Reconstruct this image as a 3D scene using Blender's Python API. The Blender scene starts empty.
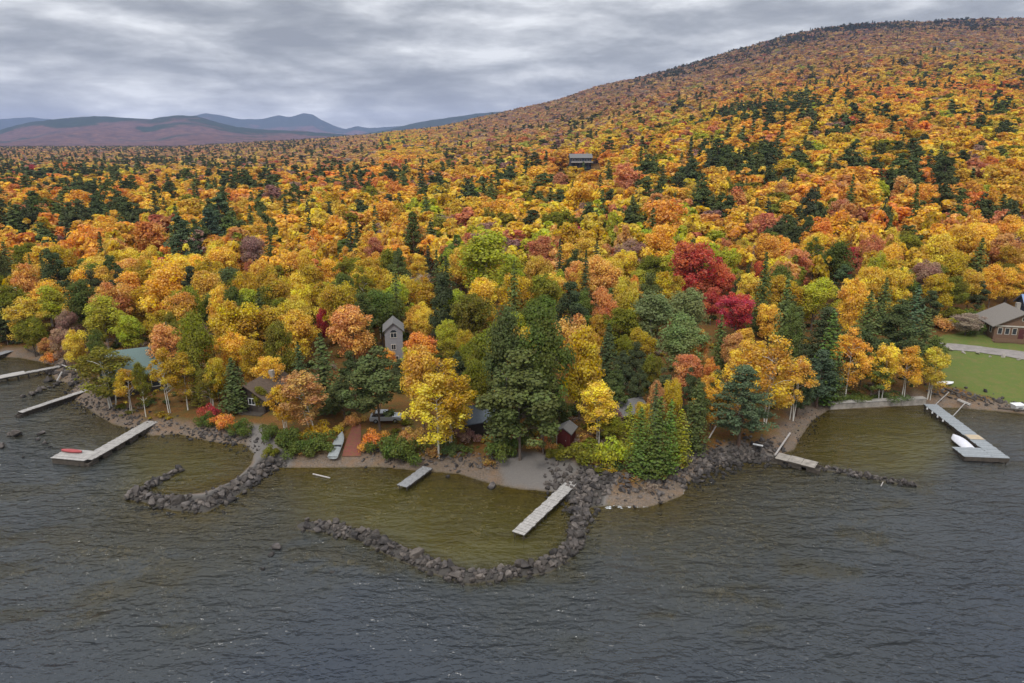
import bpy, math, random
import numpy as np
from mathutils import Vector, Matrix
R = math.radians
rnd = random.Random(7)
rng = np.random.default_rng(11)
sc = bpy.context.scene
COL = sc.collection

# ------------------------------------------------------------------ camera geometry (authoring helpers)
F = 683.0; CX, CY = 512.0, 341.5; CAMH = 40.0
P = math.atan((341.5 - 143.0) / F); cP, sP = math.cos(P), math.sin(P)

def ray(px, py):
    u = (px - CX) / F; v = (py - CY) / F
    return u, cP - v * sP, -sP - v * cP          # dx, dy, dz per unit camera depth

def elev(py, px=512.0):                          # slope dz/dY of the ray through a pixel row
    u, dy, dz = ray(px, py); return dz / dy

def w2p(x, y, z):
    dz = z - CAMH
    zc = y * cP - dz * sP
    return CX + F * x / zc, CY - F * (y * sP + dz * cP) / zc, zc

def flat(px, py, z=0.0):
    u, dy, dz = ray(px, py); t = (z - CAMH) / dz
    return (u * t, dy * t)

# ------------------------------------------------------------------ value noise (numpy)
def _hash(ix, iy, seed):
    h = (ix.astype(np.int64) * 374761393 + iy.astype(np.int64) * 668265263 + seed * 1442695041) & 0xffffffff
    h = ((h ^ (h >> 13)) * 1274126177) & 0xffffffff
    return ((h ^ (h >> 16)) & 0xffff) / 65535.0
def vnoise(x, y, seed=0):
    x = np.asarray(x, float); y = np.asarray(y, float)
    ix = np.floor(x); iy = np.floor(y); fx = x - ix; fy = y - iy
    fx = fx * fx * (3 - 2 * fx); fy = fy * fy * (3 - 2 * fy)
    a = _hash(ix, iy, seed); b = _hash(ix + 1, iy, seed); c = _hash(ix, iy + 1, seed); d = _hash(ix + 1, iy + 1, seed)
    return (a * (1 - fx) + b * fx) * (1 - fy) + (c * (1 - fx) + d * fx) * fy
def fbm(x, y, seed=0, o=4):
    s = 0; a = .5
    for i in range(o):
        s = s + a * vnoise(x * 2 ** i, y * 2 ** i, seed + i); a *= .5
    return s / (1 - .5 ** o)
def sstep(a, b, x):
    t = np.clip((x - a) / (b - a), 0, 1); return t * t * (3 - 2 * t)

# ------------------------------------------------------------------ shoreline
SHORE_PX = [(-420, 372), (-150, 362), (0, 357), (20, 358), (40, 362), (55, 366), (50, 372), (56, 380), (76, 386), (68, 394), (78, 402), (92, 412), (112, 424),
    (135, 430), (152, 436), (178, 434), (208, 441), (228, 444), (244, 444), (254, 454), (251, 464), (240, 475), (228, 483), (202, 493), (180, 495),
    (176, 503), (200, 507), (217, 503), (240, 490), (264, 475), (276, 467), (287, 468), (323, 468), (364, 467), (380, 467), (409, 470), (459, 474), (488, 483),
    (518, 489), (553, 492), (565, 499), (572, 505), (590, 508), (608, 506), (644, 508), (664, 503), (684, 495), (688, 482), (708, 472), (730, 462), (776, 459),
    (786, 453), (794, 450), (801, 437), (813, 420), (829, 410), (875, 408), (923, 405), (934, 408), (961, 408), (994, 411), (1024, 414), (1180, 428), (1500, 445)]
SHORE = np.array([flat(*p) for p in SHORE_PX])
LAND = np.vstack([SHORE, [[3000, SHORE[-1][1]], [3000, 6000], [-3000, 6000], [-3000, SHORE[0][1]]]])
BW = {  # breakwaters: centre line (photo pixels), half width, crest height
    'middle': ([(305, 526), (330, 529), (365, 537), (395, 552), (430, 567), (470, 579), (505, 574), (545, 568), (562, 557), (576, 540), (579, 525), (582, 508), (590, 492), (600, 482)], 1.3, .35),
    'pool': ([(131, 496), (150, 499), (178, 507), (205, 509), (232, 494), (258, 477), (275, 464)], 1.2, .42),
    'pool_inner': ([(140, 492), (160, 480), (181, 470)], .8, .2),
    'east': ([(732, 457), (780, 463), (830, 470), (875, 479), (915, 485)], .85, .2),
}
BWW = {k: (np.array([flat(*p) for p in v[0]]), v[1], v[2]) for k, v in BW.items()}

def polydist(px, py, pts):
    d = np.full(np.shape(px), 1e9)
    for (ax, ay), (bx, by) in zip(pts[:-1], pts[1:]):
        vx, vy = bx - ax, by - ay; L = vx * vx + vy * vy + 1e-9
        t = np.clip(((px - ax) * vx + (py - ay) * vy) / L, 0, 1)
        d = np.minimum(d, np.hypot(px - ax - t * vx, py - ay - t * vy))
    return d
def inside(px, py, pts):
    c = np.zeros(np.shape(px), bool); n = len(pts)
    for i in range(n):
        x1, y1 = pts[i]; x2, y2 = pts[(i + 1) % n]
        if y1 == y2: continue
        cond = ((y1 > py) != (y2 > py)) & (px < (x2 - x1) * (py - y1) / (y2 - y1) + x1)
        c ^= cond
    return c
def sd_land(x, y):
    x = np.asarray(x, float); y = np.asarray(y, float)
    d = polydist(x, y, SHORE); return np.where(inside(x, y, LAND), d, -d)

SKY_PX = [(-400, 152), (150, 152), (300, 143), (340, 140), (385, 137), (430, 131.5), (470, 123), (512, 114), (560, 102), (610, 86), (660, 74), (700, 65), (740, 53), (800, 37), (850, 29), (900, 25), (960, 22), (1024, 22), (1300, 25)]
def _az(px, py):
    u, dy, dz = ray(px, py); return u / dy
SK_A = np.array([_az(*p) for p in SKY_PX]); SK_E = np.array([elev(p[1]) for p in SKY_PX])
YC = 2500.0
def hill(x, y):
    a = x / np.maximum(y, 1); e = np.interp(a, SK_A, SK_E)
    hc = np.maximum(CAMH + e * YC, 14.0) - 2.0
    t = np.clip((y - 96) / (YC - 96), 0, None)
    base = hc * np.where(t < 1, t ** 1.28, 1 - (t - 1) * .55)
    amp = np.clip((y - 180) / 900, 0, 1)
    base = base + amp * (fbm(x / 230, y / 230, 3, 5) - .5) * 30 * np.clip(hc / 200, .15, 1)
    return base
def ground(x, y, full=False):
    x = np.asarray(x, float); y = np.asarray(y, float)
    near = (y < 220)
    s = np.full(x.shape, 60.0)
    if near.any(): s[near] = sd_land(x[near], y[near])
    n = fbm(x / 4.0, y / 4.0, 21, 3) - .5
    h = np.where(s > 0, 1.5 * (1 - np.exp(-s / 3.2)) + hill(x, y) * sstep(0, 8, s) + n * .35 * sstep(.3, 3, s), 0)
    dep = np.where(s < 0, -(0.10 * np.minimum(-s, 9) + .075 * np.clip(-s - 9, 0, 60)) - .04, 0)
    h = np.where(s < 0, dep + n * .2 * sstep(0, 3, -s), h)
    for pts, hw, crest in BWW.values():
        sel = (y < 130)
        if sel.any():
            d = polydist(x[sel], y[sel], pts)
            hh = crest - (crest + .35) * (d / hw) ** 2
            hh = np.maximum(hh, -3)
            h[sel] = np.maximum(h[sel], hh)
    return (h, s) if full else h
def g1(x, y): return float(ground(np.array([x]), np.array([y]))[0])

def march(px, py, off=0.0):
    """where the ray through a pixel meets the surface ground+off"""
    u, dy, dz = ray(px, py)
    ts = np.concatenate([np.arange(60, 400, 1.0), np.arange(400, 3200, 5.0)])
    h = ground(u * ts, dy * ts) + off
    zz = CAMH + dz * ts
    k = np.argmax(zz < h)
    if not (zz < h).any(): k = len(ts) - 1
    t = ts[k]
    if k > 0:
        a = (zz[k - 1] - h[k - 1]); b = (h[k] - zz[k]); t = ts[k - 1] + (ts[k] - ts[k - 1]) * a / (a + b + 1e-9)
    return u * t, dy * t, t

# ------------------------------------------------------------------ material helpers
def newmat(name):
    m = bpy.data.materials.new(name); m.use_nodes = True; m.node_tree.nodes.clear(); return m
class N:
    def __init__(s, nt): s.nt = nt
    def __call__(s, t, **kw):
        n = s.nt.nodes.new(t)
        for k, v in kw.items():
            if k == 'ins':
                for a, b in v.items():
                    sk = n.inputs[a]
                    if isinstance(b, bpy.types.NodeSocket): s.nt.links.new(b, sk)
                    else: sk.default_value = b
            else: setattr(n, k, v)
        return n
    def ramp(s, fac, stops):
        n = s.nt.nodes.new('ShaderNodeValToRGB'); cr = n.color_ramp
        while len(cr.elements) < len(stops): cr.elements.new(.5)
        for e, (p, c) in zip(cr.elements, stops): e.position = p; e.color = (*c, 1) if len(c) == 3 else c
        s.nt.links.new(fac, n.inputs[0]); return n.outputs[0]
    def noise(s, scale, detail=4, rough=.6, vec=None, dist=0):
        n = s('ShaderNodeTexNoise', ins={'Scale': scale, 'Detail': detail, 'Roughness': rough, 'Distortion': dist})
        if vec is not None: s.nt.links.new(vec, n.inputs['Vector'])
        return n
    def math(s, op, a, b=0.0, c=0.0, clamp=False):
        n = s.nt.nodes.new('ShaderNodeMath'); n.operation = op; n.use_clamp = clamp
        for i, v in enumerate((a, b, c)):
            if isinstance(v, bpy.types.NodeSocket): s.nt.links.new(v, n.inputs[i])
            else: n.inputs[i].default_value = v
        return n.outputs[0]
    def mix(s, f, a, b, mode='MIX'):
        n = s.nt.nodes.new('ShaderNodeMix'); n.data_type = 'RGBA'; n.blend_type = mode
        for k, v in ((0, f), (6, a), (7, b)):
            if isinstance(v, bpy.types.NodeSocket): s.nt.links.new(v, n.inputs[k])
            else: n.inputs[k].default_value = v if k == 0 else ((*v, 1) if len(v) == 3 else v)
        return n.outputs[2]
    def out(s, surf=None, vol=None):
        o = s('ShaderNodeOutputMaterial')
        if surf is not None: s.nt.links.new(surf, o.inputs[0])
        if vol is not None: s.nt.links.new(vol, o.inputs[1])

def pbr(name, col, rough=.8, var=.25, scale=3.0, spec=.3, bump=.0, stretch=None, col2=None, metal=0.0):
    m = newmat(name); n = N(m.node_tree)
    tc = n('ShaderNodeTexCoord').outputs['Object']
    if stretch:
        tc = n('ShaderNodeMapping', ins={'Vector': tc, 'Scale': stretch}).outputs[0]
    nz = n.noise(scale, 5, .65, tc)
    c1 = tuple(c * (1 - var) for c in col); c2 = tuple(min(1, c * (1 + var)) for c in (col2 or col))
    c = n.ramp(nz.outputs[0], [(.3, c1), (.7, c2)])
    b = n('ShaderNodeBsdfPrincipled', ins={'Base Color': c, 'Roughness': rough, 'Specular IOR Level': spec, 'Metallic': metal})
    if bump:
        bp = n('ShaderNodeBump', ins={'Strength': bump, 'Distance': .05, 'Height': nz.outputs[0]})
        m.node_tree.links.new(bp.outputs[0], b.inputs['Normal'])
    n.out(b.outputs[0]); return m

def foliage_mat(name, instancer, conifer=False):
    m = newmat(name); n = N(m.node_tree)
    if instancer:
        a = n('ShaderNodeAttribute', attribute_name='tcol', attribute_type='INSTANCER'); base = a.outputs['Color']
    else:
        base = n('ShaderNodeObjectInfo').outputs['Color']
    t = n('ShaderNodeAttribute', attribute_name='tint')
    sp = n('ShaderNodeSeparateXYZ', ins={0: t.outputs['Vector']})
    hue = n.math('ADD', n.math('MULTIPLY', n.math('SUBTRACT', sp.outputs[0], .5), .03 if conifer else .045), .5)
    hue = n.math('ADD', hue, n.math('MULTIPLY', n.math('SUBTRACT', sp.outputs[1], .5), .03))
    val = n.math('ADD', n.math('MULTIPLY', sp.outputs[1], .75), .62)
    sat = n.math('ADD', n.math('MULTIPLY', sp.outputs[2], -.22), 1.05)
    h = n('ShaderNodeHueSaturation', ins={'Hue': hue, 'Saturation': sat, 'Value': val, 'Color': base})
    d = n('ShaderNodeBsdfDiffuse', ins={'Color': h.outputs[0], 'Roughness': .3})
    tr = n('ShaderNodeBsdfTranslucent', ins={'Color': h.outputs[0]})
    mx = n('ShaderNodeMixShader', ins={0: .12 if conifer else .38, 1: d.outputs[0], 2: tr.outputs[0]})
    n.out(mx.outputs[0]); return m
M = {}
M['leaf'] = foliage_mat('leaf_foliage', False); M['leaf_i'] = foliage_mat('forest_leaf_foliage', True)
M['needle'] = foliage_mat('needle_foliage', False, True); M['needle_i'] = foliage_mat('forest_needle_foliage', True, True)
M['bark'] = pbr('grey_brown_bark', (.13, .10, .08), .9, .4, 6, stretch=(1, 1, .25))
M['birch'] = pbr('white_birch_bark', (.62, .60, .55), .8, .25, 5, stretch=(1, 1, 3))
M['deadwood'] = pbr('bleached_dead_wood', (.40, .37, .35), .9, .3, 4)
M['redbark'] = pbr('reddish_pine_bark', (.12, .075, .055), .9, .35, 6)

# ------------------------------------------------------------------ mesh helpers
def mesh_np(name, V, Fq, mats, mi=None, tint=None, smooth=False):
    me = bpy.data.meshes.new(name)
    V = np.asarray(V, np.float32); Fq = np.asarray(Fq, np.int32); k = Fq.shape[1]
    me.vertices.add(len(V)); me.vertices.foreach_set('co', V.ravel())
    me.loops.add(Fq.size); me.loops.foreach_set('vertex_index', Fq.ravel())
    me.polygons.add(len(Fq)); me.polygons.foreach_set('loop_start', np.arange(0, Fq.size, k, dtype=np.int32))
    me.polygons.foreach_set('loop_total', np.full(len(Fq), k, np.int32))
    for m in mats: me.materials.append(m)
    if mi is not None: me.polygons.foreach_set('material_index', np.asarray(mi, np.int32))
    me.polygons.foreach_set('use_smooth', np.full(len(Fq), smooth, bool))
    me.update(calc_edges=True)
    if tint is not None:
        a = me.attributes.new('tint', 'FLOAT_VECTOR', 'POINT'); a.data.foreach_set('vector', np.asarray(tint, np.float32).ravel())
    return me
def unit(v): return v / (np.linalg.norm(v, axis=-1, keepdims=True) + 1e-9)
def quads(c, nrm, w, l, g, tdir=None):
    """rhombus leaves: centres c, normals nrm, sizes w,l"""
    n = len(c); r = g.normal(size=(n, 3)) if tdir is None else tdir
    t = unit(np.cross(nrm, r)); b = unit(np.cross(nrm, t))
    w = np.broadcast_to(w, (n,))[:, None] / 2; l = np.broadcast_to(l, (n,))[:, None] / 2
    V = np.stack([c + t * w, c + b * l, c - t * w, c - b * l], 1).reshape(-1, 3)
    return V, np.arange(4 * n).reshape(n, 4)
class TubeB:
    def __init__(s): s.V = []; s.F = []
    def tube(s, p, q, r0, r1, k=5, mids=None):
        pts = [p] + (mids or []) + [q]; n = len(pts); base = len(s.V)
        for i, c in enumerate(pts):
            c = Vector(c); a = Vector(pts[max(i - 1, 0)]); b = Vector(pts[min(i + 1, n - 1)])
            d = (b - a).normalized(); up = Vector((0, 0, 1)) if abs(d.z) < .9 else Vector((1, 0, 0))
            u = d.cross(up).normalized(); v = d.cross(u); r = r0 + (r1 - r0) * i / (n - 1)
            for j in range(k):
                an = 2 * math.pi * j / k; s.V.append(tuple(c + (u * math.cos(an) + v * math.sin(an)) * r))
        for i in range(n - 1):
            for j in range(k):
                a = base + i * k + j; b = base + i * k + (j + 1) % k; s.F.append((a, b, b + k, a + k))
    def arr(s): return np.array(s.V, np.float32).reshape(-1, 3), np.array(s.F, np.int32).reshape(-1, 4)

# ------------------------------------------------------------------ tree prototypes (each: crown mesh, trunk mesh, nominal width, nominal height)
def sphere_dirs(n, g, up=0.0):
    v = unit(g.normal(size=(n, 3))); v[:, 2] += up; return unit(v)
def decid(seed, D=8.0, H=13.0, N_=34, leaves=6000, ls=.32, c0=.20, airy=0.0, rc=(.9, 1.7), sharp=0.0, limbs=True, stems=1, bark='bark', far=False, fuzz=1.22, flat_=.8):
    g = np.random.default_rng(seed); r_ = random.Random(seed)
    zc = H * (c0 + 1) / 2; sz = H * (1 - c0) / 2 * .93
    d = sphere_dirs(N_, g, .22); rad = g.uniform(.25, 1.0, N_) ** .6
    C = d * rad[:, None]
    if sharp: C[:, :2] *= (1 - sharp * np.clip(C[:, 2:3], 0, 1))
    lop = g.uniform(.62, 1.22, 8); ang = (np.arctan2(C[:, 1], C[:, 0]) / (2 * math.pi) * 8).astype(int) % 8
    C[:, :2] *= lop[ang][:, None]
    rcl = (rc[0] * .8 + (rc[1] * 1.1 - rc[0] * .8) * g.uniform(0, 1, N_) ** 1.4) * (D / 8)
    cen = np.stack([C[:, 0] * (D / 2 - rcl * .75), C[:, 1] * (D / 2 - rcl * .75), zc + C[:, 2] * (sz - rcl * .6)], 1)
    cnt = np.maximum((leaves * rcl ** 2 / (rcl ** 2).sum()).astype(int), 3)
    idx = np.repeat(np.arange(N_), cnt); n = len(idx)
    q = sphere_dirs(n, g, .25); rr = g.uniform(.4, fuzz, n) if not far else g.uniform(.7, 1.05, n)
    out = np.stack([C[idx, 0], C[idx, 1], C[idx, 2]], 1)
    q = unit(q + out * .35)
    pos = cen[idx] + q * (rcl[idx] * rr)[:, None] * np.array([1, 1, flat_])
    nrm = unit(q * .9 + g.normal(size=(n, 3)) * .5 + np.array([0, 0, .35]))
    sz_ = g.uniform(.7, 1.3, n) * ls
    V, Fq = quads(pos, nrm, sz_, sz_ * 1.15, g)
    ct = g.uniform(0, 1, N_)
    tint = np.stack([ct[idx] * .7 + g.uniform(0, .3, n), g.uniform(0, 1, n) * .7 + ct[idx] * .3, g.uniform(0, 1, n)], 1).repeat(4, 0)
    tb = TubeB(); r0 = (.010 if bark == 'thin' else .0165) * H
    for s in range(stems):
        lean = (r_.uniform(-.06, .06) * H, r_.uniform(-.06, .06) * H) if stems > 1 else (r_.uniform(-.03, .03) * H, r_.uniform(-.03, .03) * H)
        off = (r_.uniform(-.3, .3) * (stems > 1), r_.uniform(-.3, .3) * (stems > 1))
        top = (lean[0], lean[1], H * .82)
        m1 = (off[0] + lean[0] * .35 + r_.uniform(-.2, .2), off[1] + lean[1] * .35, H * .35)
        tb.tube((off[0], off[1], -.6), top, r0 / (stems ** .5), r0 * .12, 6 if not far else 4, [m1])
        if limbs and s == 0:
            for i in range(min(N_, 12 if far else 22)):
                zb = max(c0 * H * .8, cen[i, 2] - abs(r_.uniform(.25, .45)) * (abs(cen[i, 0]) + abs(cen[i, 1]) + 1.0))
                f = zb / (H * .82); b = (lean[0] * f, lean[1] * f, zb)
                mid = tuple(b[k] * .5 + cen[i, k] * .5 + (0, 0, .25)[k] for k in range(3))
                tb.tube(b, tuple(cen[i]), r0 * .34, .02, 4 if not far else 3, [mid])
    return V, Fq, tint, tb.arr(), D, H
def spruce(seed, D=5.5, H=15.0, L=26, nb=8, nq=7, qs=.55, dens=1.0, c0=.06, droop=.25, pw=.9):
    g = np.random.default_rng(seed); c = []; nr = []; W = []; Ln = []; td = []; tt = []
    tb = TubeB(); tb.tube((0, 0, -.5), (0, 0, H * .97), .016 * H, .02, 6)
    for i in range(L):
        t = i / (L - 1); z = H * (c0 + (1 - c0) * t ** .92)
        Rr = D / 2 * (1 - t) ** pw * (1 if t > .07 else .8) + .12
        k = max(3, int(nb * (1 - .55 * t)))
        for j in range(k):
            an = 2 * math.pi * (j + g.uniform(-.35, .35)) / k + i * 1.9
            rr = Rr * g.uniform(.72, 1.15); zz = z + g.uniform(-.5, .5) * H / L
            dx, dy = math.cos(an), math.sin(an); tv = g.uniform(0, 1)
            m = max(2, int(nq * (.35 + .65 * (1 - t))))
            for s in range(m):
                f = (s + .6) / m * g.uniform(.9, 1.05)
                zc = zz - droop * rr * f ** 1.3 + .10 * rr * f * f
                side = g.uniform(-.28, .28) * rr * (f + .15)
                c.append((dx * rr * f - dy * side, dy * rr * f + dx * side, zc))
                nr.append((dx * .55 + g.normal() * .3, dy * .55 + g.normal() * .3, .75)); td.append((-dy, dx, g.normal() * .2))
                W.append(qs * g.uniform(.8, 1.5)); Ln.append(qs * g.uniform(.5, .9)); tt.append((tv, g.uniform(0, 1), g.uniform(0, 1)))
    for s in range(5):
        c.append((0, 0, H * (.94 + .015 * s))); nr.append((g.normal(), g.normal(), .1)); td.append((0, 0, 1)); W.append(qs * .5); Ln.append(qs * .4); tt.append((.5, .5, .5))
    c = np.array(c); nr = unit(np.array(nr)); V, Fq = quads(c, nr, np.array(W), np.array(Ln), g, np.cross(nr, np.array(td)))
    return V, Fq, np.repeat(np.array(tt), 4, 0), tb.arr(), D, H
def pine(seed, D=8.5, H=16.0, L=10, nb=5, leaves=5000, ls=.34, c0=.22):
    g = np.random.default_rng(seed); tb = TubeB(); tb.tube((0, 0, -.5), (0, 0, H * .96), .018 * H, .04, 6); cl = []
    for i in range(L):
        t = i / (L - 1); z = H * (c0 + (.97 - c0) * t)
        Rr = D / 2 * (1 - t ** 1.7 * .82) * (.75 if t < .1 else 1)
        for j in range(max(3, int(nb * (1.1 - .4 * t)))):
            an = g.uniform(0, 2 * math.pi); rr = Rr * g.uniform(.6, 1.1); zz = z + g.uniform(-.4, .4)
            tip = (math.cos(an) * rr, math.sin(an) * rr, zz + .12 * rr)
            tb.tube((0, 0, zz), tip, .05, .015, 3)
            for f in (.45, .72, 1.0):
                cl.append((tip[0] * f, tip[1] * f, zz + .12 * rr * f + .1, g.uniform(.55, .95) * (.6 + .25 * f) * D / 8.5))
    cl.append((0, 0, H * .97, .5)); cl = np.array(cl)
    cnt = np.maximum((leaves * cl[:, 3] ** 2 / (cl[:, 3] ** 2).sum()).astype(int), 2)
    idx = np.repeat(np.arange(len(cl)), cnt); n = len(idx); q = sphere_dirs(n, g, .3)
    pos = cl[idx, :3] + q * (cl[idx, 3] * g.uniform(.5, 1.05, n))[:, None] * np.array([1.15, 1.15, .72])
    V, Fq = quads(pos, unit(q + g.normal(size=(n, 3)) * .6 + np.array([0, 0, .4])), g.uniform(.8, 1.3, n) * ls, g.uniform(.6, 1.0, n) * ls, g)
    ct = g.uniform(0, 1, len(cl))
    tint = np.stack([ct[idx], g.uniform(0, 1, n) * .7 + ct[idx] * .3, g.uniform(0, 1, n)], 1).repeat(4, 0)
    return V, Fq, tint, tb.arr(), D, H
def bare(seed, D=6.0, H=12.0, leaves=500, ls=.28):
    g = np.random.default_rng(seed); r_ = random.Random(seed); tb = TubeB(); tips = []
    def grow(p, d, L, r, lvl):
        q = p + d * L; mid = p + d * L * .5 + Vector((r_.uniform(-1, 1), r_.uniform(-1, 1), 0)) * L * .06
        tb.tube(tuple(p), tuple(q), r, r * .6, 5 if lvl < 2 else 3, [tuple(mid)])
        if lvl >= 4: tips.append(tuple(q)); return
        for _ in range(3 if lvl else 4):
            dd = (d + Vector((r_.uniform(-1, 1), r_.uniform(-1, 1), r_.uniform(-.15, .6))) * .75).normalized()
            grow(p + d * L * r_.uniform(.55, 1), dd, L * r_.uniform(.55, .75), r * .55, lvl + 1)
    grow(Vector((0, 0, -.4)), Vector((0, 0, 1)), H * .42, .15, 0)
    tips = np.array(tips); idx = g.integers(0, len(tips), leaves); pos = tips[idx] + g.normal(size=(leaves, 3)) * .35
    V, Fq = quads(pos, sphere_dirs(leaves, g), g.uniform(.6, 1.2, leaves) * ls, g.uniform(.6, 1.2, leaves) * ls, g)
    return V, Fq, g.uniform(0, 1, (leaves, 3)).repeat(4, 0), tb.arr(), D, H

def build(kind, seed, lod):
    n = {0: 1.0, 1: .34, 2: .085}[lod]; s = {0: 1.0, 1: 1.7, 2: 3.3}[lod]; far = lod == 2
    if kind == 'maple': return decid(seed, 8.5, 12.5, 46 if lod < 2 else 20, int(9500 * n), .27 * s, .12, rc=(.7, 1.5), far=far)
    if kind == 'birch': return decid(seed, 6.2, 13.0, 58 if lod < 2 else 20, int(6800 * n), .20 * s, .17, rc=(.45, 1.0), sharp=.35, bark='thin', fuzz=1.5, flat_=.95, stems=1 + (seed % 3 > 0) + (seed % 3 > 1), far=far)
    if kind == 'aspen': return decid(seed, 8.0, 15.0, 40 if lod < 2 else 18, int(8500 * n), .28 * s, .16, rc=(.8, 1.5), sharp=.2, fuzz=1.35, flat_=.95, far=far)
    if kind == 'spruce': return spruce(seed, 6.2, 14.5, *{0: (36, 12, 9, .48), 1: (26, 10, 7, .72), 2: (14, 8, 4, 1.35)}[lod], pw=.8)
    if kind == 'hemlock': return decid(seed, 7.0, 14.0, 60 if lod < 2 else 22, int(9500 * n), .25 * s, .03, rc=(.55, 1.15), sharp=.62, limbs=lod < 2, bark='thin', far=far)
    if kind == 'cedar': return spruce(seed, 5.5, 13, *{0: (34, 13, 8, .44), 1: (24, 11, 6, .62), 2: (13, 8, 3, 1.1)}[lod], c0=.02, droop=-.15, pw=.62)
    if kind == 'pine': return pine(seed, 8.0, 15, 15 if lod < 2 else 9, 7 if lod < 2 else 6, int(8500 * n), .30 * s)
    if kind == 'bare': return bare(seed, leaves=int(900 * (n + .1)), ls=.26 * (s ** .5))
PROTO = {}
BARK = {'maple': 'bark', 'birch': 'birch', 'aspen': 'deadwood', 'spruce': 'bark', 'cedar': 'bark', 'hemlock': 'bark', 'pine': 'redbark', 'bare': 'deadwood'}
NV = {'maple': 9, 'birch': 6, 'aspen': 4, 'spruce': 4, 'hemlock': 4, 'cedar': 3, 'pine': 3, 'bare': 2}
def proto(kind, v, lod):
    k = (kind, v % NV[kind], lod)
    if k not in PROTO:
        V, Fq, tint, (tv, tf), D, H = build(kind, 100 + (v % NV[kind]) * 7 + len(kind), lod)
        lm = 'needle' if kind in ('spruce', 'hemlock', 'cedar', 'pine') else 'leaf'
        PROTO[k] = (mesh_np(kind + '_crown_mesh', V, Fq, [M[lm]], None, tint), mesh_np(kind + '_trunk_mesh', tv, tf, [M[BARK[kind]]], smooth=True), D, H)
    return PROTO[k]
def proto_inst(kind, v, lod=2):
    V, Fq, tint, (tv, tf), D, H = build(kind, 300 + v * 7 + len(kind), lod)
    lm = 'needle_i' if kind in ('spruce', 'hemlock', 'cedar', 'pine') else 'leaf_i'
    VV = np.vstack([V, tv]); FF = np.vstack([Fq, tf + len(V)])
    tt = np.vstack([tint, np.full((len(tv), 3), .5)])
    me = mesh_np('forest_tree_mesh', VV, FF, [M[lm], M[BARK[kind] if kind != 'birch' else 'deadwood']], np.r_[np.zeros(len(Fq), int), np.ones(len(tf), int)], tt)
    return bpy.data.objects.new('forest_tree_source', me), D, H     # never linked to the scene: geometry source only

# ------------------------------------------------------------------ objects: naming helpers
def link(o): COL.objects.link(o); return o
def tag(o, label=None, cat=None, group=None, kind=None):
    if label: o['label'] = label
    if cat: o['category'] = cat
    if group: o['group'] = group
    if kind: o['kind'] = kind
    return o
def empty(name, loc=(0, 0, 0), rz=0, label=None, cat=None, group=None):
    o = bpy.data.objects.new(name, None); link(o); o.location = loc; o.rotation_euler = (0, 0, rz); o.empty_display_size = .2
    return tag(o, label, cat, group)
class MB:
    """collects boxes, prisms and tubes into one mesh"""
    def __init__(s): s.V = []; s.F = []
    def add(s, vs, fs):
        b = len(s.V); s.V += [tuple(v) for v in vs]; s.F += [tuple(b + i for i in f) for f in fs]; return s
    def box(s, x0, x1, y0, y1, z0, z1):
        return s.add([(x0, y0, z0), (x1, y0, z0), (x1, y1, z0), (x0, y1, z0), (x0, y0, z1), (x1, y0, z1), (x1, y1, z1), (x0, y1, z1)],
                     [(0, 3, 2, 1), (4, 5, 6, 7), (0, 1, 5, 4), (1, 2, 6, 5), (2, 3, 7, 6), (3, 0, 4, 7)])
    def prism(s, prof, y0, y1):   # profile in xz extruded along y
        n = len(prof); return s.add([(x, y0, z) for x, z in prof] + [(x, y1, z) for x, z in prof],
            [tuple(range(n)), tuple(range(2 * n - 1, n - 1, -1))] + [(i, i + n, (i + 1) % n + n, (i + 1) % n) for i in range(n)])
    def bar(s, p, q, r, k=6, r1=None):
        t = TubeB(); t.tube(p, q, r, r if r1 is None else r1, k); b = t.F + [tuple(range(k - 1, -1, -1)), tuple(range(k, 2 * k))]; return s.add(t.V, b)
    def obj(s, name, mat, parent=None, loc=None, bevel=0, smooth=False):
        me = bpy.data.meshes.new(name); me.from_pydata(s.V, [], s.F); me.materials.append(mat); me.update()
        o = bpy.data.objects.new(name, me); link(o)
        if parent: o.parent = parent
        if loc: o.location = loc
        if bevel:
            b = o.modifiers.new('b', 'BEVEL'); b.width = bevel; b.segments = 2; b.limit_method = 'ANGLE'
        if smooth: me.polygons.foreach_set('use_smooth', [True] * len(me.polygons))
        return o

# ------------------------------------------------------------------ colours of foliage (albedo) and their words
C = {'gold': (.78, .49, .045), 'orange': (.78, .42, .05), 'deeporange': (.76, .31, .045), 'yellow': (.76, .56, .05), 'lime': (.50, .50, .035), 'olive': (.25, .24, .025),
     'green': (.150, .190, .038), 'palegreen': (.27, .33, .11), 'dullgreen': (.15, .20, .06), 'scarlet': (.62, .115, .05), 'crimson': (.56, .055, .06), 'salmon': (.62, .25, .10),
     'peach': (.70, .37, .10), 'mauve': (.40, .23, .18), 'brown': (.60, .33, .09), 'grey': (.44, .34, .26), 'mustard': (.56, .36, .02),
     'conif': (.100, .122, .042), 'pine': (.095, .140, .066), 'cedar': (.125, .180, .034), 'freshgreen': (.125, .150, .045), 'dark': (.080, .098, .042)}
WORD = {'gold': 'golden', 'orange': 'orange', 'deeporange': 'deep orange', 'yellow': 'yellow', 'lime': 'yellow-green', 'olive': 'olive-gold', 'green': 'green', 'palegreen': 'pale green',
        'dullgreen': 'dull green', 'scarlet': 'scarlet', 'crimson': 'crimson', 'salmon': 'salmon-pink', 'peach': 'peach-orange', 'mauve': 'mauve', 'brown': 'rust-brown', 'grey': 'greyish thin-leaved',
        'mustard': 'mustard', 'conif': 'dark green', 'pine': 'blue-green', 'cedar': 'bright green', 'freshgreen': 'fresh green', 'dark': 'blackish green'}
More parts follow.
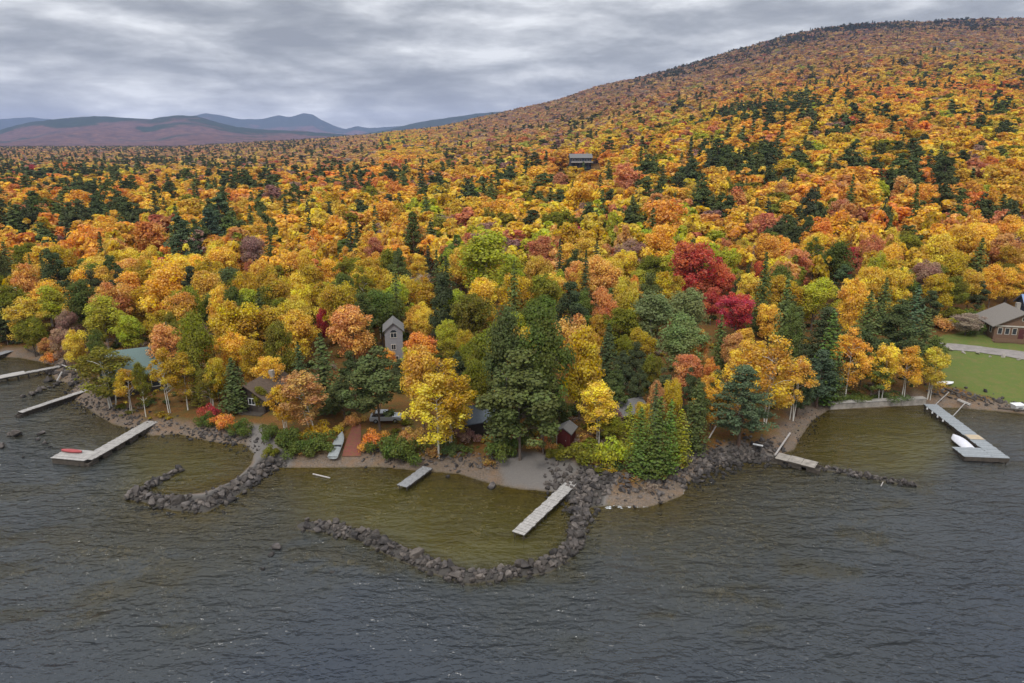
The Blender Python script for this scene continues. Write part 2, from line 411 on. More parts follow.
NAME = {'hemlock': 'hemlock_tree', 'maple': 'maple_tree', 'birch': 'birch_tree', 'aspen': 'aspen_tree', 'spruce': 'spruce_tree', 'cedar': 'cedar_tree', 'pine': 'pine_tree', 'bare': 'bare_tree'}
FOOT = {'hemlock': 'hemlock', 'maple': 'maple', 'birch': 'birch', 'aspen': 'aspen', 'spruce': 'spruce', 'cedar': 'cedar', 'pine': 'pine', 'bare': 'bare tree'}
TREES = []   # dict(kind,col,x,y,h,D,zc,px,py,label)
def add_tree(kind, col, x, y, h, D, label=None, lean=0.0):
    z = g1(x, y); px, py, zc = w2p(x, y, z + h * .55)
    TREES.append(dict(kind=kind, col=col, x=x, y=y, z=z, h=h, D=D, zc=zc, px=px, py=py, label=label, lean=lean)); return TREES[-1]

# shore trees whose foot shows: kind, colour, x, y of foot, y of top, crown width in photo pixels
SHORE_TREES = [
 ('birch', 'olive', 113, 407, 343, 62, 'broad yellow-green birch with twin white trunks right of the second dock'), ('birch', 'olive', 146, 417, 362, 24, None),
 ('birch', 'mustard', 170, 414, 345, 38, 'mustard birch in front of the green-roofed lodge'), ('birch', 'mustard', 188, 410, 352, 36, None), ('cedar', 'olive', 199, 407, 334, 20, None),
 ('birch', 'olive', 213, 411, 360, 28, None), ('spruce', 'conif', 237, 411, 358, 40, 'dark green spruce left of the dark brown cabin'),
 ('maple', 'yellow', 80, 374, 326, 26, 'small bright yellow maple beside the driftwood rocks'), ('birch', 'yellow', 38, 353, 292, 44, 'leaning white birch behind the topmost dock'),
 ('birch', 'olive', 20, 338, 280, 40, None), ('maple', 'mauve', 66, 366, 324, 28, 'mauve leafless-looking bush left of the small yellow maple'), ('maple', 'mauve', 100, 366, 337, 28, None),
 ('birch', 'mustard', 286, 436, 380, 40, None), ('birch', 'brown', 314, 437, 367, 60, 'sparse golden birch leaning above the round green shrub'),
 ('spruce', 'conif', 326, 412, 334, 50, 'dark spruce between the sparse golden birch and the shore pine'), ('hemlock', 'freshgreen', 380, 430, 340, 70, 'dense round dark hemlock beside the parked white car'),
 ('birch', 'yellow', 439, 458, 372, 62, 'big yellow birch above the short dock'), ('birch', 'mustard', 449, 449, 356, 58, None), ('maple', 'gold', 424, 434, 338, 48, None),
 ('hemlock', 'freshgreen', 520, 460, 346, 92, 'massive green evergreen above the gravel beach'), ('aspen', 'green', 542, 448, 300, 62, None), ('aspen', 'dullgreen', 506, 440, 306, 52, None), ('hemlock', 'freshgreen', 543, 455, 360, 44, None), ('cedar', 'freshgreen', 498, 452, 370, 34, None),
 ('birch', 'yellow', 597, 447, 378, 50, 'yellow birch right of the red shed'), ('maple', 'mustard', 579, 420, 322, 52, None),
 ('cedar', 'cedar', 638, 474, 408, 34, None), ('cedar', 'cedar', 656, 478, 398, 34, 'bright green cedar nearest the foam at the water edge'), ('spruce', 'conif', 652, 458, 384, 26, None),
 ('cedar', 'olive', 678, 466, 410, 30, None), ('spruce', 'conif', 693, 452, 378, 34, None), ('maple', 'gold', 710, 430, 372, 32, None),
 ('birch', 'mustard', 132, 413, 366, 30, 'mustard birch whose crown crosses the lodge roof'), ('hemlock', 'conif', 226, 400, 372, 26, None),
 ('maple', 'gold', 272, 398, 352, 30, None), ('hemlock', 'conif', 345, 422, 372, 34, None), ('maple', 'brown', 355, 410, 380, 26, None), ('birch', 'mustard', 463, 440, 404, 24, None), ('maple', 'olive', 478, 428, 352, 36, None),
 ('maple', 'olive', 612, 448, 410, 28, None), ('maple', 'mustard', 643, 444, 398, 28, None), ('maple', 'mauve', 612, 438, 402, 24, None), ('cedar', 'olive', 628, 450, 404, 24, None), ('hemlock', 'conif', 612, 425, 378, 30, None), ('hemlock', 'conif', 560, 432, 398, 26, None), ('cedar', 'cedar', 667, 474, 400, 28, None), ('cedar', 'olive', 645, 462, 420, 24, None),
 ('hemlock', 'freshgreen', 870, 398, 350, 34, None), ('hemlock', 'conif', 905, 392, 330, 36, None), ('hemlock', 'freshgreen', 930, 380, 330, 34, None), ('hemlock', 'conif', 860, 385, 320, 34, None), ('hemlock', 'conif', 795, 415, 372, 30, None), ('cedar', 'freshgreen', 833, 402, 352, 24, None),
 ('maple', 'mustard', 934, 318, 270, 34, None), ('maple', 'olive', 950, 316, 272, 30, None), ('maple', 'gold', 966, 312, 266, 30, None), ('hemlock', 'conif', 975, 314, 276, 24, None), ('maple', 'gold', 988, 308, 262, 30, None), ('maple', 'olive', 1004, 303, 262, 28, None), ('maple', 'orange', 1020, 300, 258, 30, None), ('hemlock', 'conif', 926, 332, 285, 26, None), ('cedar', 'olive', 980, 322, 304, 12, None),
 ('birch', 'lime', 408, 388, 347, 24, None), ('maple', 'orange', 388, 372, 348, 20, None), ('hemlock', 'conif', 400, 392, 358, 24, None), ('maple', 'olive', 262, 412, 384, 20, None), ('hemlock', 'conif', 592, 430, 392, 22, None),
 ('maple', 'lime', 40, 352, 318, 30, None), ('hemlock', 'conif', 8, 345, 312, 34, None), ('maple', 'brown', 50, 358, 336, 22, None),
 ('pine', 'pine', 738, 447, 366, 64, 'layered blue-green pine on the leaf-covered point'), ('birch', 'gold', 765, 425, 330, 64, 'large golden birch behind the layered pine'), ('birch', 'gold', 738, 425, 338, 40, None),
 ('birch', 'gold', 792, 420, 352, 44, None), ('pine', 'pine', 816, 408, 350, 44, None), ('cedar', 'cedar', 822, 404, 312, 36, None),
 ('birch', 'gold', 845, 399, 326, 40, 'orange-gold birch above the left end of the seawall'), ('birch', 'yellow', 881, 403, 340, 36, None), ('birch', 'gold', 902, 401, 342, 34, None), ('birch', 'yellow', 928, 400, 342, 34, 'yellow birch at the corner where the L dock meets the seawall'),
 ('maple', 'grey', 965, 335, 312, 34, 'rounded leafless grey tree on the lawn left of the shingled cottage'),
]
for k, c, px, by, ty, w, lb in SHORE_TREES:
    x, y, t = march(px, by); h = (by - ty) / F * t / .97 * 1.0
    # refine the height so that the top projects to ty
    z = g1(x, y)
    for _ in range(6):
        p = w2p(x, y, z + h); h *= (by - ty) / max(by - p[1], 5)
    add_tree(k, c, x, y, h, w / F * t, lb)

# trees by the centre of the crown: kind code, colour, centre, width
MID = """m orange 130 186 50|m gold 150 182 34|m gold 172 178 30|m gold 128 200 26|m orange 76 204 36|m gold 32 201 26|p conif 92 190 24|p conif 50 174 30|p conif 80 218 34|p conif 66 228 26|p conif 124 214 32
s conif 108 203 20|p freshgreen 14 226 30|p freshgreen 42 238 30|p conif 124 236 24|s dark 156 210 24|s dark 165 212 18|p pine 183 244 44|p freshgreen 8 268 34|m gold 108 230 34|m orange 88 244 40|m olive 106 250 24
m deeporange 148 240 42 *deep orange round maple uphill from the stone-edged pool|m salmon 142 218 14|m gold 190 214 36|m orange 50 260 40|m olive 26 258 36|m yellow 12 246 26|m yellow 100 274 42|m yellow 128 262 34|m gold 174 280 56|m gold 198 272 40
m mauve 60 244 16|m crimson 32 172 14|m deeporange 64 168 16|m salmon 40 212 22|m scarlet 2 216 14|m salmon 20 214 24|b grey 70 286 16
m gold 167 293 60|m mustard 141 305 40|a lime 103 317 46|a lime 53 305 40|m olive 18 305 34|m mustard 234 326 60|m gold 234 349 36|a dullgreen 231 290 44|a green 272 290 36|m gold 290 337 44|m mauve 67 326 22|m mauve 199 317 20|b mauve 199 335 18|m orange 205 348 18|m olive 187 346 20
m gold 296 333 50|m gold 280 345 34|m peach 352 328 54 *large peach-orange maple left of the grey tower house|m crimson 322 322 12|m deeporange 421 351 40|m gold 421 320 30|a lime 449 338 30
m gold 216 184 26|p conif 248 186 30|p conif 236 182 22|p conif 262 200 22|p pine 220 216 40|p pine 210 230 34|p freshgreen 232 226 30|m gold 246 208 24|s dark 286 218 16|m orange 278 214 14|m gold 294 218 16|s dark 308 218 20|s dark 330 216 18
m gold 342 210 22|m orange 340 232 34|m salmon 348 236 20|m crimson 352 252 18|m gold 340 248 20|m gold 384 216 40|m orange 374 174 36|m deeporange 384 186 24|m deeporange 396 194 26|p conif 354 178 20|p conif 368 194 20|m orange 268 250 34|a green 262 256 26|a dullgreen 286 246 20
m orange 332 272 32|m orange 370 270 32|s dark 398 272 18|m gold 292 272 24|m gold 224 264 40|m salmon 252 272 16|m peach 238 240 20|s conif 302 248 11|a green 224 284 30|a green 312 290 30|a dullgreen 344 290 30
s conif 408 176 15 *tall narrow dark spruce above the orange maples, left of centre|s conif 420 166 10|m gold 438 170 30|m gold 466 174 26|p conif 448 196 16|p conif 428 204 18|p brown 434 182 14|s conif 498 188 18|m orange 504 204 22|m orange 488 206 18|p conif 520 208 20|s conif 552 194 14|m gold 538 178 34
m peach 536 202 18|m orange 552 210 22|m salmon 560 184 26|m gold 582 200 38|m mauve 584 214 26|m crimson 578 238 27 *bright crimson maple in the middle of the orange forest|m salmon 542 254 40 *salmon-pink round maple left below the bright crimson maple|m mauve 490 234 30|b grey 446 224 26|m brown 416 240 36
a lime 486 264 72 *big lime-yellow aspen uphill from the massive shore evergreen|a lime 512 272 36|s conif 516 252 14|s conif 528 278 16|s dark 428 258 16|p dark 446 280 32|b grey 418 282 22 *bare grey tree just above the grey tower house|m lime 418 292 20|m yellow 552 290 44|m olive 584 256 28|m mauve 586 274 22|m brown 476 290 20
m yellow 456 312 20|m yellow 472 318 18|m gold 486 322 22|m lime 448 336 24|m yellow 424 322 24|a lime 514 330 34|a green 542 318 46|m gold 578 346 44|p conif 580 314 18|m olive 470 358 32|s conif 598 310 16|b grey 536 350 22
m salmon 626 178 34|m salmon 630 190 24|p conif 662 184 24|p conif 680 180 24|p conif 692 176 22|p conif 702 200 34|p conif 728 210 34|p conif 712 212 24|s conif 738 164 20|s conif 750 168 20|p conif 760 172 26|s conif 632 214 24|s conif 617 224 16|s conif 604 216 10|s conif 746 230 22|s conif 756 212 18|p conif 778 240 36|p conif 792 232 26
m orange 664 218 46|m orange 684 200 18|m gold 710 178 26|m yellow 626 264 34|m gold 660 246 50|m olive 652 268 34|m scarlet 692 266 58 *largest scarlet maple, above the pale green aspens|m scarlet 720 278 38|m crimson 737 310 42 *crimson maple below and right of the largest scarlet maple|m scarlet 712 300 30|m lime 716 240 24|m salmon 724 248 18|m yellow 744 250 20|m orange 728 262 20|s dark 748 272 12
m scarlet 788 262 24|m scarlet 760 272 14|a green 780 284 40|m gold 770 222 22|m orange 792 208 28|m deeporange 634 288 14
a palegreen 652 318 52|a palegreen 688 312 48|a palegreen 682 340 56|m olive 620 326 46|p freshgreen 720 342 28|m salmon 686 372 38|m deeporange 710 376 20|m gold 768 318 30|p freshgreen 790 310 30|s conif 800 332 24
s conif 842 172 14|p dark 874 168 26|p conif 906 176 34|p dark 944 176 32 *big round blackish pine on the hillside|p conif 892 184 20|p conif 858 232 28|p conif 888 240 26|p conif 920 218 34|p conif 944 206 26|p conif 1000 218 30|p freshgreen 978 264 34|m salmon 842 212 30|m lime 880 190 24|m deeporange 896 208 24|m salmon 942 222 22
m orange 904 252 26|m crimson 850 258 20|m orange 832 246 26|m gold 936 256 34|m lime 986 196 26|m gold 1000 180 50|m peach 972 228 30|m orange 1012 232 24|m gold 1004 250 36|p pine 844 282 30|m gold 1010 282 30|a green 900 286 40|m olive 936 276 30
m lime 815 298 44|m mauve 848 312 22|s freshgreen 868 318 36|p conif 900 322 44|s pine 915 312 36|s freshgreen 884 300 30|p conif 852 340 36|p freshgreen 925 335 34|p pine 800 382 34
m mustard 560 330 30|p dark 608 352 34|p dark 622 372 30|m brown 700 350 20|m peach 735 350 30|p conif 716 392 26|m mustard 465 345 24|p dark 458 372 24
p freshgreen 0 312 34|m olive 5 292 34|m gold 262 322 24|p conif 300 372 30|m mustard 252 356 34|p dark 350 372 28|m mustard 216 376 26|p freshgreen 610 300 26|m mustard 600 330 34|m orange 640 300 24|m lime 640 282 30
m gold 745 345 30|m orange 690 352 18|m olive 760 292 26|p conif 740 290 18|p freshgreen 664 388 28|m olive 652 372 26|m mustard 672 398 24|p conif 690 388 22|m brown 655 404 22|m mustard 762 366 22|p dark 636 362 30|p conif 616 384 28|m mustard 640 344 32|p conif 640 384 24|m olive 626 352 26|p conif 700 405 26|m lime 130 330 34|m mustard 160 325 34|m olive 30 330 30|m green 96 346 22"""
KK = {'m': 'maple', 'p': 'pine', 's': 'spruce', 'a': 'aspen', 'b': 'bare', 'c': 'cedar'}
for e in MID.replace('\n', '|').split('|'):
    lb = None
    if '*' in e: e, lb = e.split('*')
    k, c, px, py, w = e.split(); px, py, w = float(px), float(py), float(w); k = KK[k]; h = 12.0
    for _ in range(3):
        x, y, t = march(px, py, h * .6); D = w / F * t
        D = min(max(D, 3.2), 21)
        h = min(max(D * (1.9 if k == 'spruce' else 1.45 if k == 'pine' else 1.3), 9), 19) * (1.0 if k != 'bare' else .9)
    if k == 'pine' and c != 'pine' and not lb:
        k = 'hemlock'
        if int(px * 7 + py) % 3 == 0 and D < 11: k = 'spruce'; h *= 1.12
    add_tree(k, c, x, y, h, D, lb)

# ------------------------------------------------------------------ keep-out areas (buildings, clearings) in world space
def ppoly(pts, z=2.0): return np.array([flat(px, py, z) for px, py in pts])
def mpoly(pts): return np.array([march(px, py)[:2] for px, py in pts])
KEEP = [mpoly([(118, 392), (170, 380), (172, 405), (124, 412)]), mpoly([(246, 392), (292, 392), (296, 412), (272, 440), (240, 420)]),
        mpoly([(366, 400), (412, 400), (412, 446), (340, 462), (330, 440)]), mpoly([(384, 350), (410, 350), (410, 366), (384, 366)]), mpoly([(458, 416), (490, 416), (490, 438), (458, 438)]),
        mpoly([(552, 428), (578, 428), (590, 470), (548, 470)]), mpoly([(612, 412), (638, 412), (638, 430), (612, 430)]), mpoly([(928, 318), (985, 312), (1300, 306), (1300, 430), (925, 412)]),
        mpoly([(725, 436), (800, 412), (790, 470), (700, 465)]), mpoly([(490, 452), (600, 455), (590, 500), (490, 490)])]
TX, TY, TT = march(395, 362); QX, QY, QT = march(143, 386)
HX, HY, HT = march(580, 171)
def blocked(x, y):
    b = np.zeros(x.shape, bool)
    for k in KEEP: b |= inside(x, y, k)
    # the sight line down to the house on the hill
    b |= (np.abs(x - HX * y / HY) < 18) & (y > HY - 140) & (y < HY + 14)
    b |= (np.abs(x - QX * y / QY) < 4.8) & (y > QY - 18) & (y < QY + 6)
    b |= (np.abs(x - TX * y / TY) < 5.0) & (y > TY - 20) & (y < TY + 5)
    return b

TREES[:] = [t for t in TREES if t['label'] or not (abs(t['x'] - HX * t['y'] / HY) < 13 + t['D'] * .3 and HY - 130 < t['y'] < HY + 12)]
# ------------------------------------------------------------------ random forest: one candidate per cell, patchy species
CL = [(50, 178, 55, 9, .5), (90, 200, 50, 10, .3), (20, 230, 40, 14, .4), (235, 190, 40, 12, .5), (215, 222, 30, 18, .5), (100, 232, 60, 14, .45), (300, 170, 25, 8, .3), (350, 182, 30, 12, .4),
      (690, 195, 50, 20, .6), (755, 172, 45, 16, .6), (735, 215, 40, 16, .5), (625, 220, 20, 12, .4), (785, 236, 22, 18, .6), (905, 190, 50, 22, .45), (890, 235, 40, 18, .45), (760, 118, 36, 14, .6),
      (800, 108, 20, 14, .5), (540, 152, 40, 8, .4), (400, 185, 40, 10, .3), (500, 195, 50, 14, .3), (600, 120, 40, 6, .3), (680, 104, 24, 6, .5), (875, 310, 60, 28, .75), (800, 350, 30, 30, .5), (630, 365, 30, 16, .7),
      (430, 275, 24, 18, .5), (990, 115, 30, 10, .3), (560, 206, 30, 10, .3), (180, 166, 70, 5, .3), (980, 215, 30, 14, .2), (940, 130, 60, 16, .15), (330, 215, 30, 10, .35), (400, 150, 60, 5, .35)]
def scatter():
    pts = []
    Y = 82.0
    while Y < 3300:
        s = 5.4 + max(0, min(4.9, (Y - 150) / 36)) + max(0, min(3.2, (Y - 500) / 500))
        xs = np.arange(-Y * .93 - 6, Y * .93 + 6, s)
        xs = xs + rng.uniform(-.42, .42, len(xs)) * s; ys = Y + rng.uniform(-.42, .42, len(xs)) * s
        pts.append(np.stack([xs, ys, np.full(len(xs), s)], 1)); Y += s * .92
    p = np.vstack(pts); x, y = p[:, 0], p[:, 1]
    near = y < 260
    keep = np.ones(len(p), bool); keep[near] = sd_land(x[near], y[near]) > 6.5
    keep &= ~blocked(x, y)
    keep &= (x / y > -.90) & (x / y < .90)
    # left flats: nothing beyond the ridge that could show
    p = p[keep]
    # distance to hand-placed trees
    T = np.array([(t['x'], t['y'], t['D']) for t in TREES])
    nr = p[:, 1] < 1700; idx = np.where(nr)[0]; ok = np.ones(len(p), bool)
    for i in range(0, len(idx), 4000):
        j = idx[i:i + 4000]; d = np.hypot(p[j, 0][:, None] - T[:, 0], p[j, 1][:, None] - T[:, 1])
        ok[j] = (d > (T[:, 2] * .40 + 2.2)).all(1)
    # keep the view of the trees the photograph shows in front of their neighbours
    for t in TREES:
        if t['label'] or t['col'] in ('scarlet', 'crimson', 'palegreen', 'lime', 'salmon', 'freshgreen', 'pine', 'dark') or t['kind'] == 'bare':
            ddx = p[:, 0] - t['x'] * p[:, 1] / t['y']; ddy = t['y'] - p[:, 1]
            ok &= ~((np.abs(ddx) < t['D'] * .42 + 1.5) & (ddy > 0) & (ddy < 11 + t['D'] * .4))
    return p[ok]
PT = scatter()
x, y = PT[:, 0], PT[:, 1]; z = ground(x, y); n = len(x)
px, py, zc = w2p(x, y, z + 8)
def pcon(px, py, x, y):
    p = np.full(px.shape, .13); p += .03 * (px < 330) * sstep(290, 180, py)
    for cx_, cy_, rx, ry, a in CL:
        p += .85 * a * np.exp(-(((px - cx_) / rx) ** 2 + ((py - cy_) / ry) ** 2))
    p *= .45 + 1.3 * sstep(.42, .62, fbm(x / 38, y / 38, 5, 3))
    hi = sstep(70, 20, py - np.interp(px, [p_[0] for p_ in SKY_PX], [p_[1] for p_ in SKY_PX])) * (px > 330); p *= 1 - .62 * hi
    top = sstep(12, 2, py - np.interp(px, [p_[0] for p_ in SKY_PX], [p_[1] for p_ in SKY_PX])) * sstep(600, 700, px)
    p += .75 * top * vnoise(x / 90, y / 90, 9) * 1.3
    return np.clip(p, 0, .92)
pc = pcon(px, py, x, y)
isc = rng.uniform(0, 1, n) < pc
# how high on the hillside: upper slopes are past their peak, browner and greyer
sky_y = np.interp(px, [p_[0] for p_ in SKY_PX], [p_[1] for p_ in SKY_PX])
upper = np.clip(sstep(66, 6, py - sky_y) * sstep(380, 520, px) + .75 * sstep(185, 155, py) * (px < 380), 0, 1)
shorey = sstep(235, 315, py)
u1 = rng.uniform(0, 1, n); pat = .5 + (fbm(x / 34, y / 34, 14, 3) - .5) * .9 + (fbm(x / 130, y / 130, 17, 2) - .5) * .7 + rng.uniform(-.17, .17, n)
names = np.full(n, 'gold', dtype='<U12')
def setc(mask, nm): names[mask] = nm
setc(pat > .545, 'orange'); setc((pat > .545) & (u1 < .38), 'gold'); setc(pat < .40, 'yellow'); setc((pat < .27) & (u1 < .5), 'lime')
setc((pat > .78), 'deeporange'); setc((u1 > .965), 'salmon'); setc((u1 > .990) & (y > 260), 'scarlet'); setc((u1 < .04), 'olive'); setc((u1 > .91) & (u1 < .965), 'peach'); setc((u1 > .05) & (u1 < .07), 'mauve'); setc((u1 > .84) & (u1 < .91), 'mustard')
ur = rng.uniform(0, 1, n); um = ur < upper * .85
setc(um & (u1 < .30), 'brown'); setc(um & (u1 > .30) & (u1 < .48), 'mauve'); setc(um & (u1 > .48) & (u1 < .62), 'peach'); setc(um & (u1 > .62) & (u1 < .72), 'grey'); setc(um & (u1 > .72) & (u1 < .82), 'salmon')
sm = (ur < shorey * .8); setc(sm & (u1 < .35), 'mustard'); setc(sm & (u1 > .35) & (u1 < .55), 'olive'); setc(sm & (u1 > .55) & (u1 < .68), 'green'); setc(sm & (u1 > .68) & (u1 < .78), 'lime')
v2 = rng.uniform(0, 1, n)
kinds = np.where(isc, np.where(v2 < .45, 'spruce', np.where(v2 < .9, 'hemlock', 'pine')), np.where(v2 < .80, 'maple', np.where(v2 < .93, 'birch', 'aspen')))
kinds[~isc & (names == 'grey') & (v2 < .5)] = 'bare'
names[isc] = np.where(rng.uniform(0, 1, isc.sum()) < .55, 'conif', np.where(rng.uniform(0, 1, isc.sum()) < .5, 'dark', 'freshgreen'))
sp = PT[:, 2]
Dm = {'maple': 1.25, 'birch': 1.0, 'aspen': 1.2, 'spruce': .92, 'hemlock': 1.05, 'pine': 1.15, 'bare': 1.0}
D = np.array([Dm[k] for k in kinds]) * sp * rng.uniform(.80, 1.42, n) * (1 + .05 * (y > 300) + .06 * sstep(600, 1200, y))
Hh = np.where(isc, rng.uniform(12, 18, n), rng.uniform(10.5, 15, n)) * (1 + .14 * sstep(180, 340, y)) * (1 - .15 * upper)

# individual trees: the largest in view of each kind, up to the cap
CAP = {'maple': 290, 'birch': 150, 'aspen': 80, 'spruce': 170, 'hemlock': 200, 'pine': 80, 'bare': 12}
cntk = {}
for t in TREES: cntk[t['kind']] = cntk.get(t['kind'], 0) + 1
appsize = np.sqrt(D * Hh) / zc * ((px > -15) & (px < 1039))
order = np.argsort(-appsize); taken = np.zeros(n, bool)
for i in order[:1500]:
    k = str(kinds[i])
    if cntk.get(k, 0) >= CAP[k] or appsize[i] <= 0: continue
    # skip those hidden behind hand-placed things is left to the picture; take it
    cntk[k] = cntk.get(k, 0) + 1; taken[i] = True
    add_tree(k, str(names[i]), float(x[i]), float(y[i]), float(Hh[i]), float(D[i]))
print('trees', cntk, 'forest', int((~taken).sum()))

# ------------------------------------------------------------------ labels that single out each tree
LM = [("the green-roofed lodge", 145, 360), ("the dark brown cabin", 262, 385), ("the grey tower house", 397, 330), ("the house on the hillside", 578, 165), ("the dark red shed", 566, 430),
      ("the shingled cottage", 1005, 325), ("the largest scarlet maple", 692, 266), ("the bright crimson maple", 578, 238), ("the big lime-yellow aspen", 486, 266), ("the pale green aspens", 672, 322),
      ("the layered shore pine", 738, 410), ("the massive shore evergreen", 515, 410), ("the large peach-orange maple", 352, 328), ("the deep orange maple", 148, 240), ("the tall narrow spruce", 408, 176),
      ("the big round blackish pine", 944, 176), ("the salmon-pink round maple", 542, 254), ("the grey lawn tree", 965, 322), ("the parked white car", 392, 420), ("the topmost left dock", 10, 352), ("the crimson maple by the aspens", 737, 310)]
LMW = []
for nm, a, b in LM:
    X_, Y_, _ = march(a, b, 5.0); LMW.append((nm, X_, Y_))
def auto_labels():
    groups = {}
    for t in TREES:
        if t['label']: continue
        best = min(LMW, key=lambda l: math.hypot(t['x'] - l[1], (t['y'] - l[2]) * .5))
        dx = (t['px'] - w2p(best[1], best[2], g1(best[1], best[2]) + 6)[0]) / F * t['zc']; dy = t['y'] - best[2]
        if abs(dx) > abs(dy) * .5: rel = 'left of' if dx < 0 else 'right of'
        else: rel = 'uphill behind' if dy > 0 else 'downhill in front of'
        s = t['h']; size = 'tall' if s > 14.2 else 'small' if s < 11.3 else 'middling'
        shp = 'slender ' if t['D'] / t['h'] < .45 and t['kind'] not in ('spruce',) else 'broad ' if t['D'] / t['h'] > .85 else ''
        t['_k'] = (f"{size} {shp}{WORD[t['col']]} {FOOT[t['kind']]}", rel, best[0])
        t['_d'] = math.hypot(dx, dy); groups.setdefault(t['_k'], []).append(t)
    ordn = ['nearest', 'second nearest', 'third nearest', 'fourth nearest', 'fifth nearest', 'sixth nearest', 'seventh nearest', 'eighth nearest', 'ninth nearest', 'tenth nearest', 'eleventh nearest', 'twelfth nearest']
    for k, L in groups.items():
        L.sort(key=lambda t: t['_d'])
        for i, t in enumerate(L):
            t['label'] = f"{k[0]} {k[1]} {k[2]}" if len(L) == 1 else f"{k[0]}, {ordn[min(i, 11)]} {k[1]} {k[2]}"
auto_labels()
GRP = {'hemlock': 'hemlocks among the autumn forest', 'maple': 'maples of the autumn forest', 'birch': 'birches of the autumn forest', 'aspen': 'aspens of the autumn forest', 'spruce': 'spruces among the autumn forest', 'pine': 'pines among the autumn forest', 'cedar': 'cedars along the shore', 'bare': 'bare trees in the forest'}
for i, t in enumerate(TREES):
    k = t['kind']; lod = 0 if t['zc'] < 190 else 1
    cm, tm, D0, H0 = proto(k, rnd.randrange(100), lod)
    r = empty(NAME[k], (t['x'], t['y'], t['z']), rnd.uniform(0, 6.28), t['label'], FOOT[k] + (' tree' if k != 'bare' else ''), GRP[k])
    if 'leaning' in t['label']: r.rotation_euler = (0, R(-9), 0)
    r.scale = (t['D'] / D0, t['D'] / D0, t['h'] / H0)
    c = bpy.data.objects.new('crown', cm); link(c); c.parent = r
    j = [rnd.uniform(.86, 1.14) for _ in range(3)]; bse = C[t['col']]
    c.color = (min(1, bse[0] * j[0]), min(1, bse[1] * j[0] * (1 + (j[1] - 1) * .6)), min(1, bse[2] * j[2]), 1)
    q = bpy.data.objects.new('trunk', tm); link(q); q.parent = r

# ------------------------------------------------------------------ the rest of the forest: one object, geometry nodes
def instancer(name, P_, rot, scl, idx, col, sources, kind='stuff'):
    me = bpy.data.meshes.new(name); n = len(P_)
    me.vertices.add(n); me.vertices.foreach_set('co', np.asarray(P_, np.float32).ravel())
    def at(nm, ty, prop, arr): a = me.attributes.new(nm, ty, 'POINT'); a.data.foreach_set(prop, np.asarray(arr).ravel())
    at('rot', 'FLOAT_VECTOR', 'vector', np.asarray(rot, np.float32)); at('scl', 'FLOAT_VECTOR', 'vector', np.asarray(scl, np.float32))
    at('pidx', 'INT', 'value', np.asarray(idx, np.int32)); at('tcol', 'FLOAT_COLOR', 'color', np.asarray(col, np.float32))
    o = bpy.data.objects.new(name, me); link(o); o['kind'] = kind
    ng = bpy.data.node_groups.new(name + '_nodes', 'GeometryNodeTree')
    ng.interface.new_socket('Geometry', in_out='INPUT', socket_type='NodeSocketGeometry'); ng.interface.new_socket('Geometry', in_out='OUTPUT', socket_type='NodeSocketGeometry')
    gi = ng.nodes.new('NodeGroupInput'); go = ng.nodes.new('NodeGroupOutput'); L = ng.links
    jn = ng.nodes.new('GeometryNodeJoinGeometry')
    for s in reversed(sources):
        oi = ng.nodes.new('GeometryNodeObjectInfo'); oi.inputs['Object'].default_value = s; oi.inputs['As Instance'].default_value = False
        g2 = ng.nodes.new('GeometryNodeGeometryToInstance'); L.new(oi.outputs['Geometry'], g2.inputs[0]); L.new(g2.outputs[0], jn.inputs[0])
    ip = ng.nodes.new('GeometryNodeInstanceOnPoints'); ip.inputs['Pick Instance'].default_value = True
    mp = ng.nodes.new('GeometryNodeMeshToPoints'); L.new(gi.outputs[0], mp.inputs[0])
    def na(nm, ty): a = ng.nodes.new('GeometryNodeInputNamedAttribute'); a.data_type = ty; a.inputs[0].default_value = nm; return a.outputs[0]
    L.new(mp.outputs[0], ip.inputs['Points']); L.new(jn.outputs[0], ip.inputs['Instance'])
    L.new(na('pidx', 'INT'), ip.inputs['Instance Index']); L.new(na('scl', 'FLOAT_VECTOR'), ip.inputs['Scale'])
    e = ng.nodes.new('FunctionNodeEulerToRotation'); L.new(na('rot', 'FLOAT_VECTOR'), e.inputs[0]); L.new(e.outputs[0], ip.inputs['Rotation'])
    L.new(ip.outputs[0], go.inputs[0])
    md = o.modifiers.new('scatter', 'NODES'); md.node_group = ng
    return o
srcs = []; srange = {}
for k, nv in (('maple', 6), ('birch', 3), ('aspen', 2), ('spruce', 2), ('hemlock', 3), ('pine', 1), ('bare', 1)):
    srange[k] = (len(srcs), nv)
    for v in range(nv): srcs.append(proto_inst(k, v))
r_ = ~taken
fx, fy, fz = x[r_], y[r_], z[r_]; fk = kinds[r_]; fn = names[r_]; fD = D[r_]; fH = Hh[r_]; m = len(fx)
pid = np.zeros(m, int); sc_ = np.ones((m, 3))
for k, (b, nv) in srange.items():
    s = fk == k; pid[s] = b + rng.integers(0, nv, s.sum())
D0 = np.array([s[1] for s in srcs]); H0 = np.array([s[2] for s in srcs])
sc_[:, 0] = sc_[:, 1] = fD / D0[pid]; sc_[:, 2] = fH / H0[pid]
colr = np.array([C[str(a)] for a in fn]) * rng.uniform(.86, 1.14, (m, 1)) * rng.uniform(.96, 1.04, (m, 3))
uf = upper[r_][:, None] * .35; colr = colr * (1 - uf) + uf * colr.mean(1, keepdims=True) * np.array([1.3, 1.02, .86])
colr = np.hstack([np.clip(colr, 0, 1), np.ones((m, 1))])
rot = np.stack([np.zeros(m), np.zeros(m), rng.uniform(0, 6.28, m)], 1)
fo = instancer('forest', np.stack([fx, fy, fz - .1], 1), rot, sc_, pid, colr, [s[0] for s in srcs])
tag(fo, 'autumn forest of orange, gold and dark evergreen crowns covering the far hillside')

